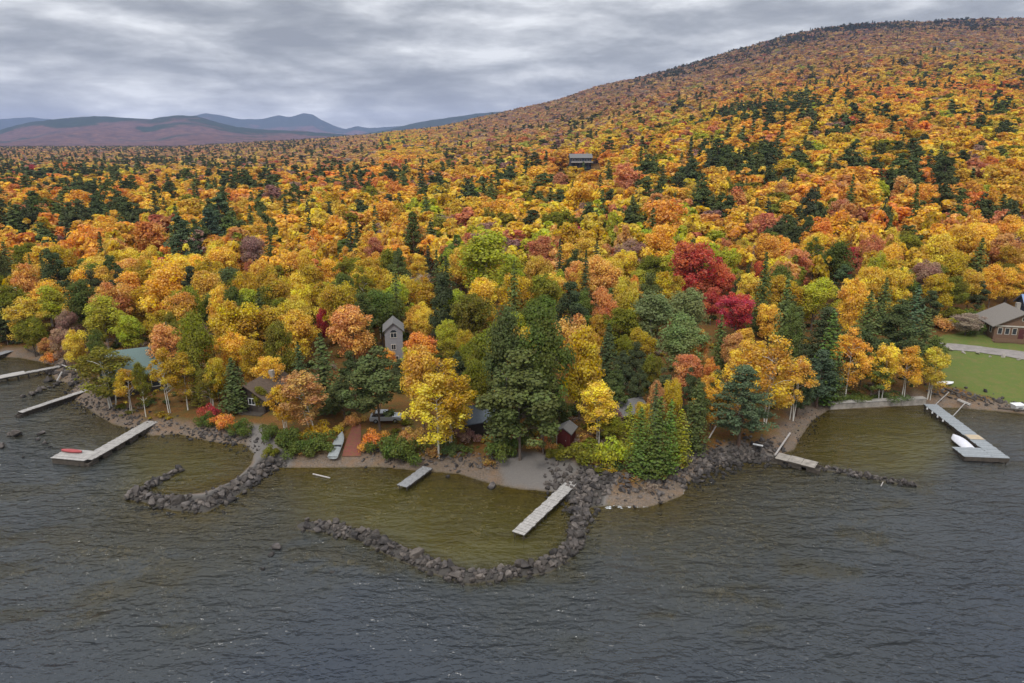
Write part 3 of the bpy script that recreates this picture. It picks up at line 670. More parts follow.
# ------------------------------------------------------------------ terrain sheet
def grid_mesh(name, X, Y, Z, mat, smooth=True, attrs=None):
    r, c = X.shape; V = np.stack([X, Y, Z], -1).reshape(-1, 3)
    i = np.arange(r * c).reshape(r, c); Fq = np.stack([i[:-1, :-1], i[:-1, 1:], i[1:, 1:], i[1:, :-1]], -1).reshape(-1, 4)
    me = mesh_np(name, V, Fq, [mat], smooth=smooth)
    for k, v in (attrs or {}).items():
        a = me.attributes.new(k, 'FLOAT_VECTOR', 'POINT'); a.data.foreach_set('vector', np.asarray(v, np.float32).ravel())
    o = bpy.data.objects.new(name, me); link(o); o['kind'] = 'structure'; return o
rows = [-3000, -800, -200, 0, 20, 35, 44]; Yv = 48.0
while Yv < 175: rows.append(Yv); Yv += .42
while Yv < 4600: rows.append(Yv); Yv *= 1.016
rows = np.array(rows); A = np.concatenate([[-30, -8, -3, -1.6], np.linspace(-1.15, 1.15, 560), [1.6, 3, 8, 30]])
YY, AA = np.meshgrid(rows, A, indexing='ij'); XX = AA * np.maximum(YY, 60)
ZZ, SS = ground(XX, YY, full=True); ZZ = np.maximum(ZZ, -3.5)
lawn = inside(XX, YY, mpoly([(928, 350), (940, 336), (985, 328), (1300, 340), (1300, 420), (1024, 405), (975, 396), (945, 383)])).astype(float)
def blurry(m):
    for _ in range(2):
        m = (m + np.roll(m, 1, 0) + np.roll(m, -1, 0) + np.roll(m, 1, 1) + np.roll(m, -1, 1)) / 5
    return m
gravel = inside(XX, YY, ppoly([(496, 461), (520, 455), (560, 458), (585, 470), (560, 488), (505, 480)], .8)).astype(float)
gravel = np.maximum(gravel, inside(XX, YY, ppoly([(248, 425), (268, 428), (285, 455), (262, 475), (250, 450)], .8)))
beach = sstep(4.2, 1.6, SS + (fbm(XX / 3, YY / 3, 40, 3) - .5) * 3)
for _k, (pts_, hw_, cr_) in BWW.items():
    sel_ = YY < 130; dd_ = np.full(XX.shape, 99.0); dd_[sel_] = polydist(XX[sel_], YY[sel_], pts_); gravel = np.maximum(gravel, (dd_ < hw_ * 1.7) * 2.0)
lawn = blurry(blurry(blurry(lawn))); lawn = sstep(.25, .75, lawn + (fbm(XX / 1.6, YY / 1.6, 61, 3) - .5) * 1.1)
attr = np.stack([lawn, blurry(gravel), beach], -1).reshape(-1, 3)
m = newmat('forest_ground'); n = N(m.node_tree)
geo = n('ShaderNodeNewGeometry').outputs['Position']; at = n('ShaderNodeAttribute', attribute_name='zone'); sx = n('ShaderNodeSeparateXYZ', ins={0: at.outputs['Vector']})
n1 = n.noise(.6, 6, .7, geo); n2 = n.noise(6, 5, .7, geo); n3 = n.noise(.12, 3, .5, geo)
litter = n.ramp(n2.outputs[0], [(.25, (.035, .022, .012)), (.45, (.12, .058, .018)), (.6, (.21, .095, .022)), (.75, (.28, .16, .05))])
litter = n.mix(n.ramp(n1.outputs[0], [(.45, (0, 0, 0)), (.65, (.8, .8, .8))]), litter, (.085, .080, .022))
grass = n.mix(n2.outputs[0], (.072, .108, .022), (.135, .165, .040)); n4 = n.noise(3.4, 4, .75, geo); grass = n.mix(n.ramp(n4.outputs[0], [(.62, (0, 0, 0)), (.68, (.8, .8, .8))]), grass, (.36, .19, .04)); grass = n.mix(n.ramp(n1.outputs[0], [(.45, (0, 0, 0)), (.7, (.7, .7, .7))]), grass, (.17, .135, .05))
grav = n.mix(n2.outputs[0], (.11, .10, .095), (.22, .20, .18))
stone = n('ShaderNodeTexVoronoi', ins={'Vector': geo, 'Scale': 2.6}); sand = n.ramp(n2.outputs[0], [(.3, (.07, .055, .045)), (.5, (.15, .115, .085)), (.7, (.26, .19, .14))])
sand = n.mix(n.ramp(stone.outputs['Distance'], [(.1, (.45, .45, .45)), (.5, (0, 0, 0))]), sand, (.16, .15, .15))
sand = n.mix(n.ramp(n1.outputs[0], [(.5, (0, 0, 0)), (.62, (.35, .35, .35))]), sand, (.24, .13, .06))
sep = n('ShaderNodeSeparateXYZ', ins={0: geo})
bed = n.ramp(stone.outputs['Distance'], [(.05, (.17, .155, .075)), (.35, (.13, .11, .045)), (.7, (.07, .055, .02))])
bed = n.mix(n.ramp(n1.outputs[0], [(.4, (0, 0, 0)), (.65, (1, 1, 1))]), bed, (.16, .13, .045))
cc = n.mix(sx.outputs[2], litter, sand); cc = n.mix(sx.outputs[0], cc, grass); cc = n.mix(n.math('MINIMUM', sx.outputs[1], 1.0), cc, grav); cc = n.mix(n.math('SUBTRACT', sx.outputs[1], 1.0, clamp=True), cc, n.mix(n2.outputs[0], (.03, .028, .026), (.10, .09, .08)))
wet = n.ramp(n.math('ADD', n.math('MULTIPLY', sep.outputs[2], 1.0), .5), [(.46, (0, 0, 0)), (.5, (.35, .35, .35)), (.62, (1, 1, 1))])
cc = n.mix(wet, n.mix(.5, bed, (.05, .04, .025)), cc); cc = n.mix(n.math('LESS_THAN', sep.outputs[2], -.03), cc, bed)
b = n('ShaderNodeBsdfPrincipled', ins={'Base Color': cc, 'Roughness': .9, 'Specular IOR Level': .15})
bp = n('ShaderNodeBump', ins={'Strength': .5, 'Distance': .12, 'Height': n2.outputs[0]}); m.node_tree.links.new(bp.outputs[0], b.inputs['Normal'])
n.out(b.outputs[0]); M['ground'] = m
tag(grid_mesh('ground', XX, YY, ZZ, m, attrs={'zone': attr}), 'leaf-littered forest ground with stony beaches, a mown lawn and the lake bed')

# far hills and mountains (behind the forest)
m = newmat('far_forest_hills'); n = N(m.node_tree); geo = n('ShaderNodeNewGeometry').outputs['Position']
a = n.noise(.012, 8, .75, geo); b_ = n.noise(.0011, 5, .6, geo, 1.0); hz_ = n('ShaderNodeAttribute', attribute_name='zone'); sx = n('ShaderNodeSeparateXYZ', ins={0: hz_.outputs['Vector']})
c1 = n.ramp(a.outputs[0], [(.3, (.03, .026, .026)), (.45, (.10, .056, .050)), (.58, (.165, .085, .065)), (.72, (.24, .14, .08))])
c2 = n.ramp(a.outputs[0], [(.3, (.012, .022, .014)), (.7, (.04, .06, .03))])
f = n.math('ADD', sx.outputs[0], n.math('MULTIPLY', n.math('SUBTRACT', b_.outputs[0], .5), 3.4), clamp=True)
f = n.ramp(f, [(.42, (0, 0, 0)), (.6, (1, 1, 1))])
cc = n.mix(f, c1, c2); b = n('ShaderNodeBsdfPrincipled', ins={'Base Color': cc, 'Roughness': 1.0, 'Specular IOR Level': 0.0})
n.out(b.outputs[0]); M['far'] = m
def range_mesh(name, Y0, Yc, Y1, sky, h0, az=(-1.05, 1.0), seed=1, amp=40, dark=.8, na=500, nr=90):
    A = np.linspace(*az, na); Yr = np.linspace(Y0, Y1, nr); AA, YY = np.meshgrid(A, Yr); XX = AA * YY
    sa = np.array([_az(*p) for p in sky]); se = np.array([elev(p[1]) for p in sky])
    hc = CAMH + np.interp(AA, sa, se) * Yc
    t = (YY - Y0) / (Yc - Y0); tt = np.clip(t, 0, 1)
    pr = np.where(t < 1, (tt * .45 + .55 * tt ** 2.4), 1 - (YY - Yc) / (Y1 - Yc) * .5)
    rid = 1 - np.abs(fbm(XX / 1500, YY / 1500, seed, 5) - .5) * 2
    Z = h0 + (hc - h0) * pr + (rid - .8) * amp * 2.2 * np.clip(tt * (1 - tt) * 4, 0, 1) + (fbm(XX / 70, YY / 70, seed + 9, 3) - .5) * 13
    zone = np.stack([np.clip((tt - .62) / .38, 0, 1) * dark + .12, tt, tt], -1).reshape(-1, 3)
    o = grid_mesh(name, XX, YY, Z, M['far'], attrs={'zone': zone}); return o
SA = [(-400, 135), (-100, 132), (0, 130), (20, 124), (37, 121), (62, 118), (95, 116), (117, 117), (150, 119), (160, 117), (175, 115), (197, 116), (217, 122), (237, 127), (256, 129), (300, 131), (340, 134), (400, 138), (500, 141), (1200, 141)]
SB = [(-400, 120), (0, 119), (30, 117), (60, 120), (150, 123), (188, 117), (205, 113), (220, 115), (240, 119), (262, 119), (278, 115), (290, 117), (303, 113), (312, 114), (322, 120), (335, 126), (345, 129), (357, 126), (370, 128), (400, 126), (430, 124), (1200, 130)]
SE_ = [(-400, 143), (300, 141), (350, 136), (385, 130), (410, 124), (430, 120), (480, 113), (520, 110), (700, 106), (1200, 106)]
tag(range_mesh('hills', 4300, 7600, 9500, SA, 6, seed=31, amp=45, dark=.9), 'wooded foothills across the valley, purple below and dark green on top')
tag(range_mesh('hills', 5500, 9500, 11500, SE_, 6, seed=41, amp=50, dark=1.0), 'long blue-green ridge dropping behind the near hillside')
tag(range_mesh('mountains', 10500, 14500, 17000, SB, 10, seed=51, amp=80, dark=1.3), 'blue mountains with a double peak on the horizon')
# plain between
XXp, YYp = np.meshgrid(np.linspace(-16000, 16000, 60), np.linspace(4400, 17000, 40)); 
grid_mesh('terrain', XXp, YYp, np.zeros(XXp.shape) + 2 + 0 * XXp, M['far'], attrs={'zone': np.full((XXp.size, 3), .1)})

# ------------------------------------------------------------------ water
gx = np.concatenate([[-9000, -2500, -700, -300], np.arange(-165, 165.1, .9), [300, 700, 2500, 9000]]); gy = np.concatenate([[-4000, -900, -200, -20], np.arange(20, 44, 4), np.arange(44, 150, .7), [165, 200]])
WX, WY = np.meshgrid(gx, gy); WZ, WS = ground(WX, WY, full=True); dep = np.clip(-WZ, -1, 6); dep[WY < 20] = 6; dep[np.abs(WX) > 200] = 3
dep = np.where(WS < -9, dep, dep)
dep = dep + np.where(WS < -9, (fbm(WX / 9, WY / 9, 77, 4) - .5) * 1.1, 0)
shoal = sstep(.56, .70, fbm(WX / 5.5, WY / 3.2, 79, 4)) * sstep(-26, -18, WS) * sstep(-6, -11, WS)
dep = np.where(WS < -6, np.maximum(dep - 1.6 * shoal, .7), dep)
encl = np.zeros(WX.shape)     # the sheltered coves behind the breakwaters: tea-coloured water
for pl in ([(150, 440), (255, 440), (250, 475), (180, 500), (130, 492), (130, 450)], [(285, 462), (560, 485), (600, 500), (575, 540), (560, 560), (500, 575), (430, 565), (390, 545), (300, 520)], [(790, 400), (925, 405), (960, 440), (920, 480), (790, 460)]):
    encl = np.maximum(encl, inside(WX, WY, ppoly(pl, 0)).astype(float))
for _ in range(6): encl = blurry(encl)
m = newmat('lake_water'); n = N(m.node_tree); geo = n('ShaderNodeNewGeometry').outputs['Position']
at = n('ShaderNodeAttribute', attribute_name='depth'); sx = n('ShaderNodeSeparateXYZ', ins={0: at.outputs['Vector']})
deep = n.math('DIVIDE', n.math('SUBTRACT', sx.outputs[0], .4), 2.6, clamp=True)
body = n.ramp(deep, [(.0, (.070, .071, .055)), (.3, (.053, .060, .061)), (.6, (.047, .054, .060)), (1, (.036, .045, .060))])
body = n.mix(n.math('MULTIPLY', sx.outputs[1], .85), body, (.090, .078, .013))
wav = n('ShaderNodeMapping', ins={'Vector': geo, 'Rotation': (0, 0, R(14)), 'Scale': (.38, 1.0, 1)})
w1 = n.noise(.8, 2.5, .5, wav.outputs[0], .6); w2 = n.noise(2.3, 2, .5, n('ShaderNodeMapping', ins={'Vector': geo, 'Rotation': (0, 0, R(-20)), 'Scale': (.6, 1, 1)}).outputs[0], .4); w3 = n.noise(.10, 2, .5, geo)
calm = n.math('SUBTRACT', 1.0, n.math('MULTIPLY', sx.outputs[1], .55))
hgt = n.math('ADD', n.math('MULTIPLY', w1.outputs[0], 1.0), n.math('MULTIPLY', w2.outputs[0], .45)); hgt = n.math('MULTIPLY', hgt, n.math('MULTIPLY', calm, n.math('ADD', -.1, n.math('MULTIPLY', w3.outputs[0], 2.1))))
bp = n('ShaderNodeBump', ins={'Strength': 1.0, 'Distance': .82, 'Height': hgt})
pb = n('ShaderNodeBsdfPrincipled', ins={'Base Color': body, 'Roughness': .09, 'IOR': 1.333, 'Specular IOR Level': .5, 'Normal': bp.outputs[0]})
gl = n('ShaderNodeBsdfGlossy', ins={'Roughness': .1, 'Normal': bp.outputs[0]}); tr = n('ShaderNodeBsdfTransparent', ins={'Color': (.80, .74, .52, 1)})
fr = n('ShaderNodeFresnel', ins={'IOR': 1.333, 'Normal': bp.outputs[0]})
thin = n('ShaderNodeMixShader', ins={0: fr.outputs[0], 1: tr.outputs[0], 2: gl.outputs[0]})
op = n.math('SUBTRACT', 1.0, n.math('POWER', 2.718, n.math('MULTIPLY', n.math('MAXIMUM', sx.outputs[0], 0.0), -.95)))
mx = n('ShaderNodeMixShader', ins={0: op, 1: thin.outputs[0], 2: pb.outputs[0]}); n.out(mx.outputs[0])
tag(grid_mesh('water', WX, WY, np.zeros(WX.shape), m, attrs={'depth': np.stack([dep, encl, encl], -1).reshape(-1, 3)}), 'dark rippled lake water, tea-coloured inside the coves')

# ------------------------------------------------------------------ rocks
M['rock'] = newmat('boulder_rock'); n = N(M['rock'].node_tree)
geo = n('ShaderNodeNewGeometry').outputs['Position']; r1 = n.noise(1.3, 2, .5, geo); r2 = n.noise(7, 5, .7, geo)
tone = n.ramp(n.math('ADD', n.math('MULTIPLY', r1.outputs[0], .7), n.math('MULTIPLY', r2.outputs[0], .3)), [(.34, (.022, .020, .022)), (.48, (.075, .066, .064)), (.6, (.15, .13, .12)), (.72, (.27, .235, .21))])
sz_ = n('ShaderNodeSeparateXYZ', ins={0: geo}); oi = n('ShaderNodeObjectInfo'); tone = n.mix(n.math('MULTIPLY', oi.outputs['Random'], .75), tone, n.mix(r2.outputs[0], (.045, .035, .028), (.30, .25, .21)))
hs = n('ShaderNodeHueSaturation', ins={'Value': n.math('ADD', .32, n.math('MULTIPLY', n.math('FRACT', n.math('MULTIPLY', oi.outputs['Random'], 7.3)), .72)), 'Color': tone}); tone = hs.outputs[0]
tone = n.mix(n.ramp(sz_.outputs[2], [(.08, (.85, .85, .85)), (.38, (0, 0, 0))]), tone, (.02, .018, .016))
b = n('ShaderNodeBsdfPrincipled', ins={'Base Color': tone, 'Roughness': .75, 'Specular IOR Level': .3}); bp = n('ShaderNodeBump', ins={'Strength': .5, 'Distance': .06, 'Height': r2.outputs[0]})
M['rock'].node_tree.links.new(bp.outputs[0], b.inputs['Normal']); n.out(b.outputs[0])
import bmesh
def rock_mesh(seed, sub=2):
    bm = bmesh.new(); bmesh.ops.create_icosphere(bm, subdivisions=sub, radius=.5); g = random.Random(seed)
    planes = [(Vector((g.gauss(0, 1), g.gauss(0, 1), g.gauss(0, .8))).normalized(), g.uniform(.16, .36)) for _ in range(13)]
    for v in bm.verts:
        for nn, d in planes:
            e = v.co.dot(nn) - d
            if e > 0: v.co -= nn * e
        v.co *= 1.15 + g.uniform(-.07, .07)
    for v in bm.verts: v.co.z *= .72
    me = bpy.data.meshes.new('boulder_mesh'); bm.to_mesh(me); bm.free(); me.materials.append(M['rock']); return me
ROCKS = [rock_mesh(i) for i in range(9)]
def boulder(x, y, s, label, group=None, sink=.25, top=None):
    o = bpy.data.objects.new('boulder', ROCKS[rnd.randrange(9)]); link(o)
    z = g1(x, y) if top is None else top; o.location = (x, y, z + s * .36 * (1 - sink) - .1)
    o.rotation_euler = (rnd.uniform(-.4, .4), rnd.uniform(-.4, .4), rnd.uniform(0, 6.28)); o.scale = (s * rnd.uniform(.9, 1.3), s * rnd.uniform(.8, 1.1), s * rnd.uniform(.8, 1.15))
    tag(o, label, 'boulder', group); return o
def along(pts, t):
    seg = np.hypot(*(pts[1:] - pts[:-1]).T); c = np.concatenate([[0], np.cumsum(seg)]); L = c[-1]; s = t * L
    i = min(np.searchsorted(c, s, 'right') - 1, len(seg) - 1); f = (s - c[i]) / seg[i]; p = pts[i] * (1 - f) + pts[i + 1] * f; d = (pts[i + 1] - pts[i]) / seg[i]
    return p, np.array([-d[1], d[0]]), L
BWL = {'middle': ('grey boulder piled in the long curved breakwater around the middle cove', 'boulders of the middle breakwater', 140, (.5, 1.45)),
       'pool': ('grey boulder heaped in the wall around the stone-edged pool', 'boulders around the pool', 58, (.5, 1.5)),
       'pool_inner': ('pale boulder in the short row inside the mouth of the pool', 'boulders in the pool mouth', 14, (.7, 1.3)),
       'east': ('dark low boulder in the straight breakwater below the right cove', 'boulders of the right breakwater', 36, (.4, .95))}
for k, (lb, gp, cnt, (s0, s1)) in BWL.items():
    pts, hw, cr = BWW[k]
    for i in range(cnt):
        p, nn, L = along(pts, (i + rnd.random()) / cnt); o_ = rnd.gauss(0, .62) * hw; q = p + nn * o_
        boulder(q[0], q[1], (s0 + (s1 - s0) * rnd.random() ** 1.5) * (1.15 - .25 * abs(o_) / hw), lb, gp, sink=.2)
for px_, py_, s, lb in [(17, 436, 2.4, 'large flat boulder alone in the water beyond the second dock'), (10, 436, 1.2, 'small rock touching the large flat boulder'), (2, 447, 1.3, 'low dark rock at the edge of the lake below the large flat boulder'), (41, 434, 1.3, 'upper rock of the loose line beside the large flat boulder'),
        (37, 440, 1.0, 'middle rock of the loose line beside the large flat boulder'), (45, 444, 1.2, 'lower rock of the loose line beside the large flat boulder'), (50, 447, .8, 'last small rock of the loose line'), (23, 457, .7, 'tiny rock below the large flat boulder'),
        (277, 549, 1.5, 'dark half-sunk rock outside the middle breakwater tip'), (272, 555, .9, 'small wave-washed rock beside the half-sunk rock'), (263, 569, .8, 'lowest wave-washed rock off the middle breakwater'), (492, 487, 1.5, 'pale boulder at the water edge of the middle cove'),
        (72, 462, 1.0, 'rock below the wide dock platform'), (30, 413, .8, 'rock at the tip of the narrow dock'), (333, 572, .7, 'small pale rock awash in open water')]:
    X_, Y_ = flat(px_, py_); boulder(X_, Y_, s, lb, top=-.12)
for i in range(13):
    f = i / 12; a = (24 + 28 * f, 397 - 10 * f); X_, Y_ = flat(*a); boulder(X_ + rnd.uniform(-.5, .5), Y_ + rnd.uniform(-1, 1), rnd.uniform(.7, 1.5), 'dark rock in the low reef above the narrow dock', 'rocks of the low reef', top=-.1)
for i in range(18):
    X_, Y_ = flat(48 + 34 * rnd.random(), 370 + 16 * rnd.random()); boulder(X_, Y_, rnd.uniform(.7, 1.7), 'grey rock in the jumbled heap at the shore end of the second dock', 'rocks of the jumbled heap', top=max(g1(X_, Y_), -.05))
for i in range(14):
    f = i / 13; X_, Y_ = flat(78 + 76 * f, 462 - 34 * f); boulder(X_ + rnd.uniform(-.4, .4), Y_ + rnd.uniform(-.5, .3), rnd.uniform(.6, 1.2), 'grey rock under the long platform dock', 'rocks under the platform dock', top=-.1)
for i in range(12):
    f = i / 11; X_, Y_ = flat(26 + 66 * f, 414 - 22 * f); boulder(X_ + rnd.uniform(-.2, .2), Y_ + rnd.uniform(-.5, .3), rnd.uniform(.5, .9), 'small rock under the narrow wooden dock', 'rocks under the narrow dock', top=-.1)
# rubble: uncountable small stones along the shore
rp = []
def strip(pts_px, width, dens, smin=.15, smax=.5, z=None):
    pts = np.array([flat(*p) for p in pts_px]); _, _, L = along(pts, 0); k = int(L * width * dens)
    for _ in range(k):
        p, nn, _ = along(pts, rnd.random()); q = p + nn * rnd.gauss(0, .38) * width; rp.append((q[0], q[1], smin + (smax - smin) * rnd.random() ** 2.2))
for k, v in BW.items(): strip(v[0], v[1] * 1.8, 10, .2, 1.05)
strip([(90, 402), (112, 415), (135, 424), (152, 430), (205, 434), (245, 440), (262, 452)], 3.0, 4.5, .2, .75)
strip([(195, 433), (243, 442)], 2.4, 5, .4, 1.0)
strip([(262, 474), (280, 464), (300, 458), (312, 455)], 2.0, 5, .25, .7)
strip([(365, 458), (400, 461), (440, 463), (470, 466), (500, 470)], 2.6, 6, .25, .85)
strip([(545, 485), (575, 485), (600, 487), (640, 490), (670, 485), (690, 472), (730, 460)], 4.6, 6.5, .3, 1.15)
strip([(640, 480), (672, 472), (700, 462), (740, 455), (786, 452)], 3.4, 9, .35, 1.2)
strip([(795, 445), (806, 428), (820, 415)], 3.0, 3.5, .15, .5)
strip([(928, 400), (950, 398), (975, 403), (1000, 408), (1040, 412), (1100, 418)], 2.2, 6, .3, .95)
strip([(590, 480), (585, 500), (578, 520)], 2.4, 6, .3, 1.0)
strip([(45, 366), (60, 372), (80, 384), (70, 398), (95, 410)], 3.0, 4, .25, .8)
# scattered stones under water outside the breakwaters

rp = np.array(rp); rz = ground(rp[:, 0], rp[:, 1]); k = len(rp)
rs = rp[:, 2][:, None] * rng.uniform(.75, 1.3, (k, 3))
bpts = []
for _ in range(5200):
    X_, Y_ = flat(rnd.uniform(-30, 1060), rnd.uniform(470, 640)); bpts.append((X_, Y_))
bpts = np.array(bpts); bz_, bs_ = ground(bpts[:, 0], bpts[:, 1], full=True); kk_ = (bz_ < -.35) & (bz_ > -2.0) & (fbm(bpts[:, 0] / 6, bpts[:, 1] / 6, 88, 3) > .46); bpts = bpts[kk_]; bz_ = bz_[kk_]; kb = len(bpts)
bsz = np.minimum(rng.uniform(.3, 1.3, kb), -bz_ * 1.2)
M['bedstone'] = pbr('pale_submerged_stone', (.34, .29, .18), .9, .4, 1.5)
BS = []
for i in range(4):
    me_ = rock_mesh(70 + i, 1); me_.materials.clear(); me_.materials.append(M['bedstone']); BS.append(bpy.data.objects.new('bed_stone_source', me_))
tag(instancer('submerged_rubble', np.stack([bpts[:, 0], bpts[:, 1], bz_ + .05], 1), np.stack([0 * bz_, 0 * bz_, rng.uniform(0, 6.28, kb)], 1), np.stack([bsz, bsz, bsz * .6], 1), rng.integers(0, 4, kb), np.ones((kb, 4)), BS), 'pale stones on the lake bed showing through the shallow water')
RS = [bpy.data.objects.new('rubble_source', rock_mesh(50 + i, 1)) for i in range(5)]
tag(instancer('rubble', np.stack([rp[:, 0], rp[:, 1], rz + rp[:, 2] * .14], 1), np.stack([rng.uniform(-.5, .5, k), rng.uniform(-.5, .5, k), rng.uniform(0, 6.28, k)], 1), rs, rng.integers(0, 5, k), np.ones((k, 4)), RS), 'loose grey stones and rubble lining the shore and breakwaters')

# ------------------------------------------------------------------ shrubs and undergrowth
def shrub_data(seed, leaves=1500, ls=.2):
    g = np.random.default_rng(seed); N_ = 14; cen = g.normal(size=(N_, 3)) * np.array([.75, .75, .25]) + np.array([0, 0, .75]); rc = g.uniform(.45, .8, N_)
    idx = g.integers(0, N_, leaves); q = sphere_dirs(leaves, g, .3); pos = cen[idx] + q * (rc[idx] * g.uniform(.6, 1.05, leaves))[:, None] * np.array([1, 1, .8]); pos[:, 2] = np.maximum(pos[:, 2], .02)
    V, Fq = quads(pos, unit(q + g.normal(size=(leaves, 3)) * .5), g.uniform(.7, 1.3, leaves) * ls, g.uniform(.7, 1.3, leaves) * ls, g); ct = g.uniform(0, 1, N_)
    return V, Fq, np.stack([ct[idx], g.uniform(0, 1, leaves), g.uniform(0, 1, leaves)], 1).repeat(4, 0)
SH = []
for s in range(4):
    V, Fq, tn = shrub_data(s + 60, 2600, .17); SH.append(mesh_np('shrub_leaf_mesh', V, Fq, [M['leaf']], None, tn))
tbs = TubeB()
for i in range(7): a_ = i * .9; tbs.tube((0, 0, -.1), (math.cos(a_) * .8, math.sin(a_) * .8, 1.1), .04, .012, 4)
SHT = mesh_np('shrub_stem_mesh', *tbs.arr(), [M['bark']])
for px_, py_, w, h, c, lb in [(318, 450, 30, 15, 'green', 'round clipped green shrub left of the beached boat'), (388, 456, 34, 18, 'green', 'wide green shrub right of the red brick path'), (404, 456, 34, 18, 'green', 'green shrub above the stones left of the short dock'), (372, 446, 22, 14, 'deeporange', 'orange and yellow shrub behind the wide green shrub'),
        (410, 446, 26, 16, 'brown', 'rusty shrub behind the green shrub by the short dock'), (288, 446, 26, 18, 'green', 'green shrub at the foot of the left golden birch'), (272, 438, 18, 14, 'green', 'small green shrub by the sandy path to the pool'), (222, 428, 22, 13, 'deeporange', 'bright orange shrub above the pool rocks'),
        (206, 426, 16, 11, 'green', 'small green shrub left of the bright orange shrub'), (240, 434, 20, 12, 'green', 'green shrub right of the bright orange shrub'), (210, 418, 16, 12, 'crimson', 'crimson shrub under the shore birches'), (543, 452, 18, 15, 'peach', 'pale yellow bush at the top of the gravel beach'), (505, 458, 32, 20, 'green', 'dark green shrub at the foot of the massive evergreen'),
        (585, 460, 40, 16, 'olive', 'olive shrub behind the shore end of the long plank dock'), (615, 464, 32, 24, 'lime', 'yellow-green shrub right of the long plank dock'), (558, 456, 20, 8, 'olive', 'low olive shrub in front of the red shed'), (270, 456, 14, 8, 'olive', 'tiny olive shrub on the spit beside the pool'), (300, 452, 24, 12, 'green', 'low green shrub right of the pool spit'),
        (940, 328, 26, 10, 'peach', 'pale orange shrub at the forest edge behind the lawn'), (955, 320, 24, 12, 'olive', 'olive shrub behind the rounded grey lawn tree'), (972, 322, 20, 12, 'green', 'green shrub between the forest and the shingled cottage'),
        (955, 327, 14, 10, 'lime', 'yellow-green bush between the grey lawn tree and cottage'), (975, 334, 14, 12, 'green', 'green bush at the left corner of the shingled cottage'), (860, 401, 26, 6, 'green', 'low green shrub above the left part of the seawall'), (892, 400, 26, 6, 'dullgreen', 'low green shrub above the right part of the seawall'), (835, 402, 20, 8, 'green', 'low green shrub at the left end of the seawall'),
        (352, 425, 16, 10, 'brown', 'brown shrub left of the parked white car'), (318, 436, 26, 12, 'mustard', 'mustard shrub behind the round clipped green shrub'), (450, 452, 20, 10, 'dullgreen', 'dull green shrub behind the big yellow birch'), (468, 440, 24, 12, 'mauve', 'dark reddish shrub below the cabin with the blue-grey roof'), (52, 362, 16, 9, 'deeporange', 'orange shrub behind the topmost dock')]:
    X_, Y_, t = march(px_, py_); s = w / F * t / 2.9; hh = h / F * t / 1.7 / .9
    r = empty('shrub', (X_, Y_, g1(X_, Y_)), rnd.uniform(0, 6), lb, 'shrub', 'shrubs along the shore'); r.scale = (s, s, hh)
    c_ = bpy.data.objects.new('foliage', SH[rnd.randrange(4)]); link(c_); c_.parent = r; c_.color = (*C[c], 1)
    c_ = bpy.data.objects.new('stem', SHT); link(c_); c_.parent = r
US = []
for s in range(3):
    V, Fq, tn = shrub_data(s + 90, 320, .34); US.append(bpy.data.objects.new('undergrowth_source', mesh_np('undergrowth_mesh', V, Fq, [M['leaf_i']], None, tn)))
ux = rng.uniform(-150, 150, 9000); uy = rng.uniform(72, 190, 9000); us = sd_land(ux, uy)
k_ = (us > 2.2) & ~inside(ux, uy, ppoly([(920, 300), (1300, 290), (1300, 440), (920, 412)], 1.5)) & ~inside(ux, uy, ppoly([(725, 430), (805, 405), (790, 470), (690, 465)], 1.0)) & ~inside(ux, uy, ppoly([(490, 452), (600, 455), (590, 500), (490, 490)], .8)) & ~inside(ux, uy, ppoly([(325, 400), (420, 400), (370, 470), (320, 470)], 1.0)) & ~inside(ux, uy, ppoly([(245, 385), (290, 385), (290, 470), (245, 470)], 1.0)) & (fbm(ux / 6, uy / 6, 91, 3) > .45)
ux, uy = ux[k_], uy[k_]; k = len(ux); uc = np.array([C[c] for c in ('olive', 'green', 'brown', 'mustard', 'dullgreen', 'brown', 'grey')])[rng.integers(0, 7, k)] * rng.uniform(.5, .9, (k, 1)); s_ = rng.uniform(.3, .75, k)
tag(instancer('undergrowth', np.stack([ux, uy, ground(ux, uy)], 1), np.stack([np.zeros(k), np.zeros(k), rng.uniform(0, 6.28, k)], 1), np.stack([s_, s_, s_ * .7], 1), rng.integers(0, 3, k), np.hstack([uc, np.ones((k, 1))]), US), 'low undergrowth and fallen leaves under the shore trees')

# ------------------------------------------------------------------ docks
M['deck'] = pbr('weathered_deck_boards', (.26, .26, .265), .85, .38, 1.8, stretch=(1, 6, 1), bump=.2)
M['deck_pale'] = pbr('pale_deck_boards', (.35, .33, .31), .85, .38, 1.6, stretch=(1, 6, 1), bump=.2)
M['timber'] = pbr('dark_wet_timber', (.075, .062, .05), .85, .35, 3)
M['concrete'] = pbr('stained_concrete', (.30, .27, .235), .9, .35, 1.4, bump=.2)
M['white'] = pbr('white_paint', (.74, .74, .74), .5, .08, 2)
M['tarp'] = pbr('white_boat_tarp', (.62, .62, .66), .6, .12, 3, bump=.3)
def deck_mb(L, W, z, plank=.24, th=.05, jit=.02):
    d = MB(); x0 = 0
    while x0 < L - .02:
        x1 = min(x0 + plank, L); jz = rnd.uniform(-jit, jit); jy = rnd.uniform(-.06, .06); d.box(x0, x1 - .045, -W / 2 + jy, W / 2 + jy, z - th + jz, z + jz); x0 = x1
    return d
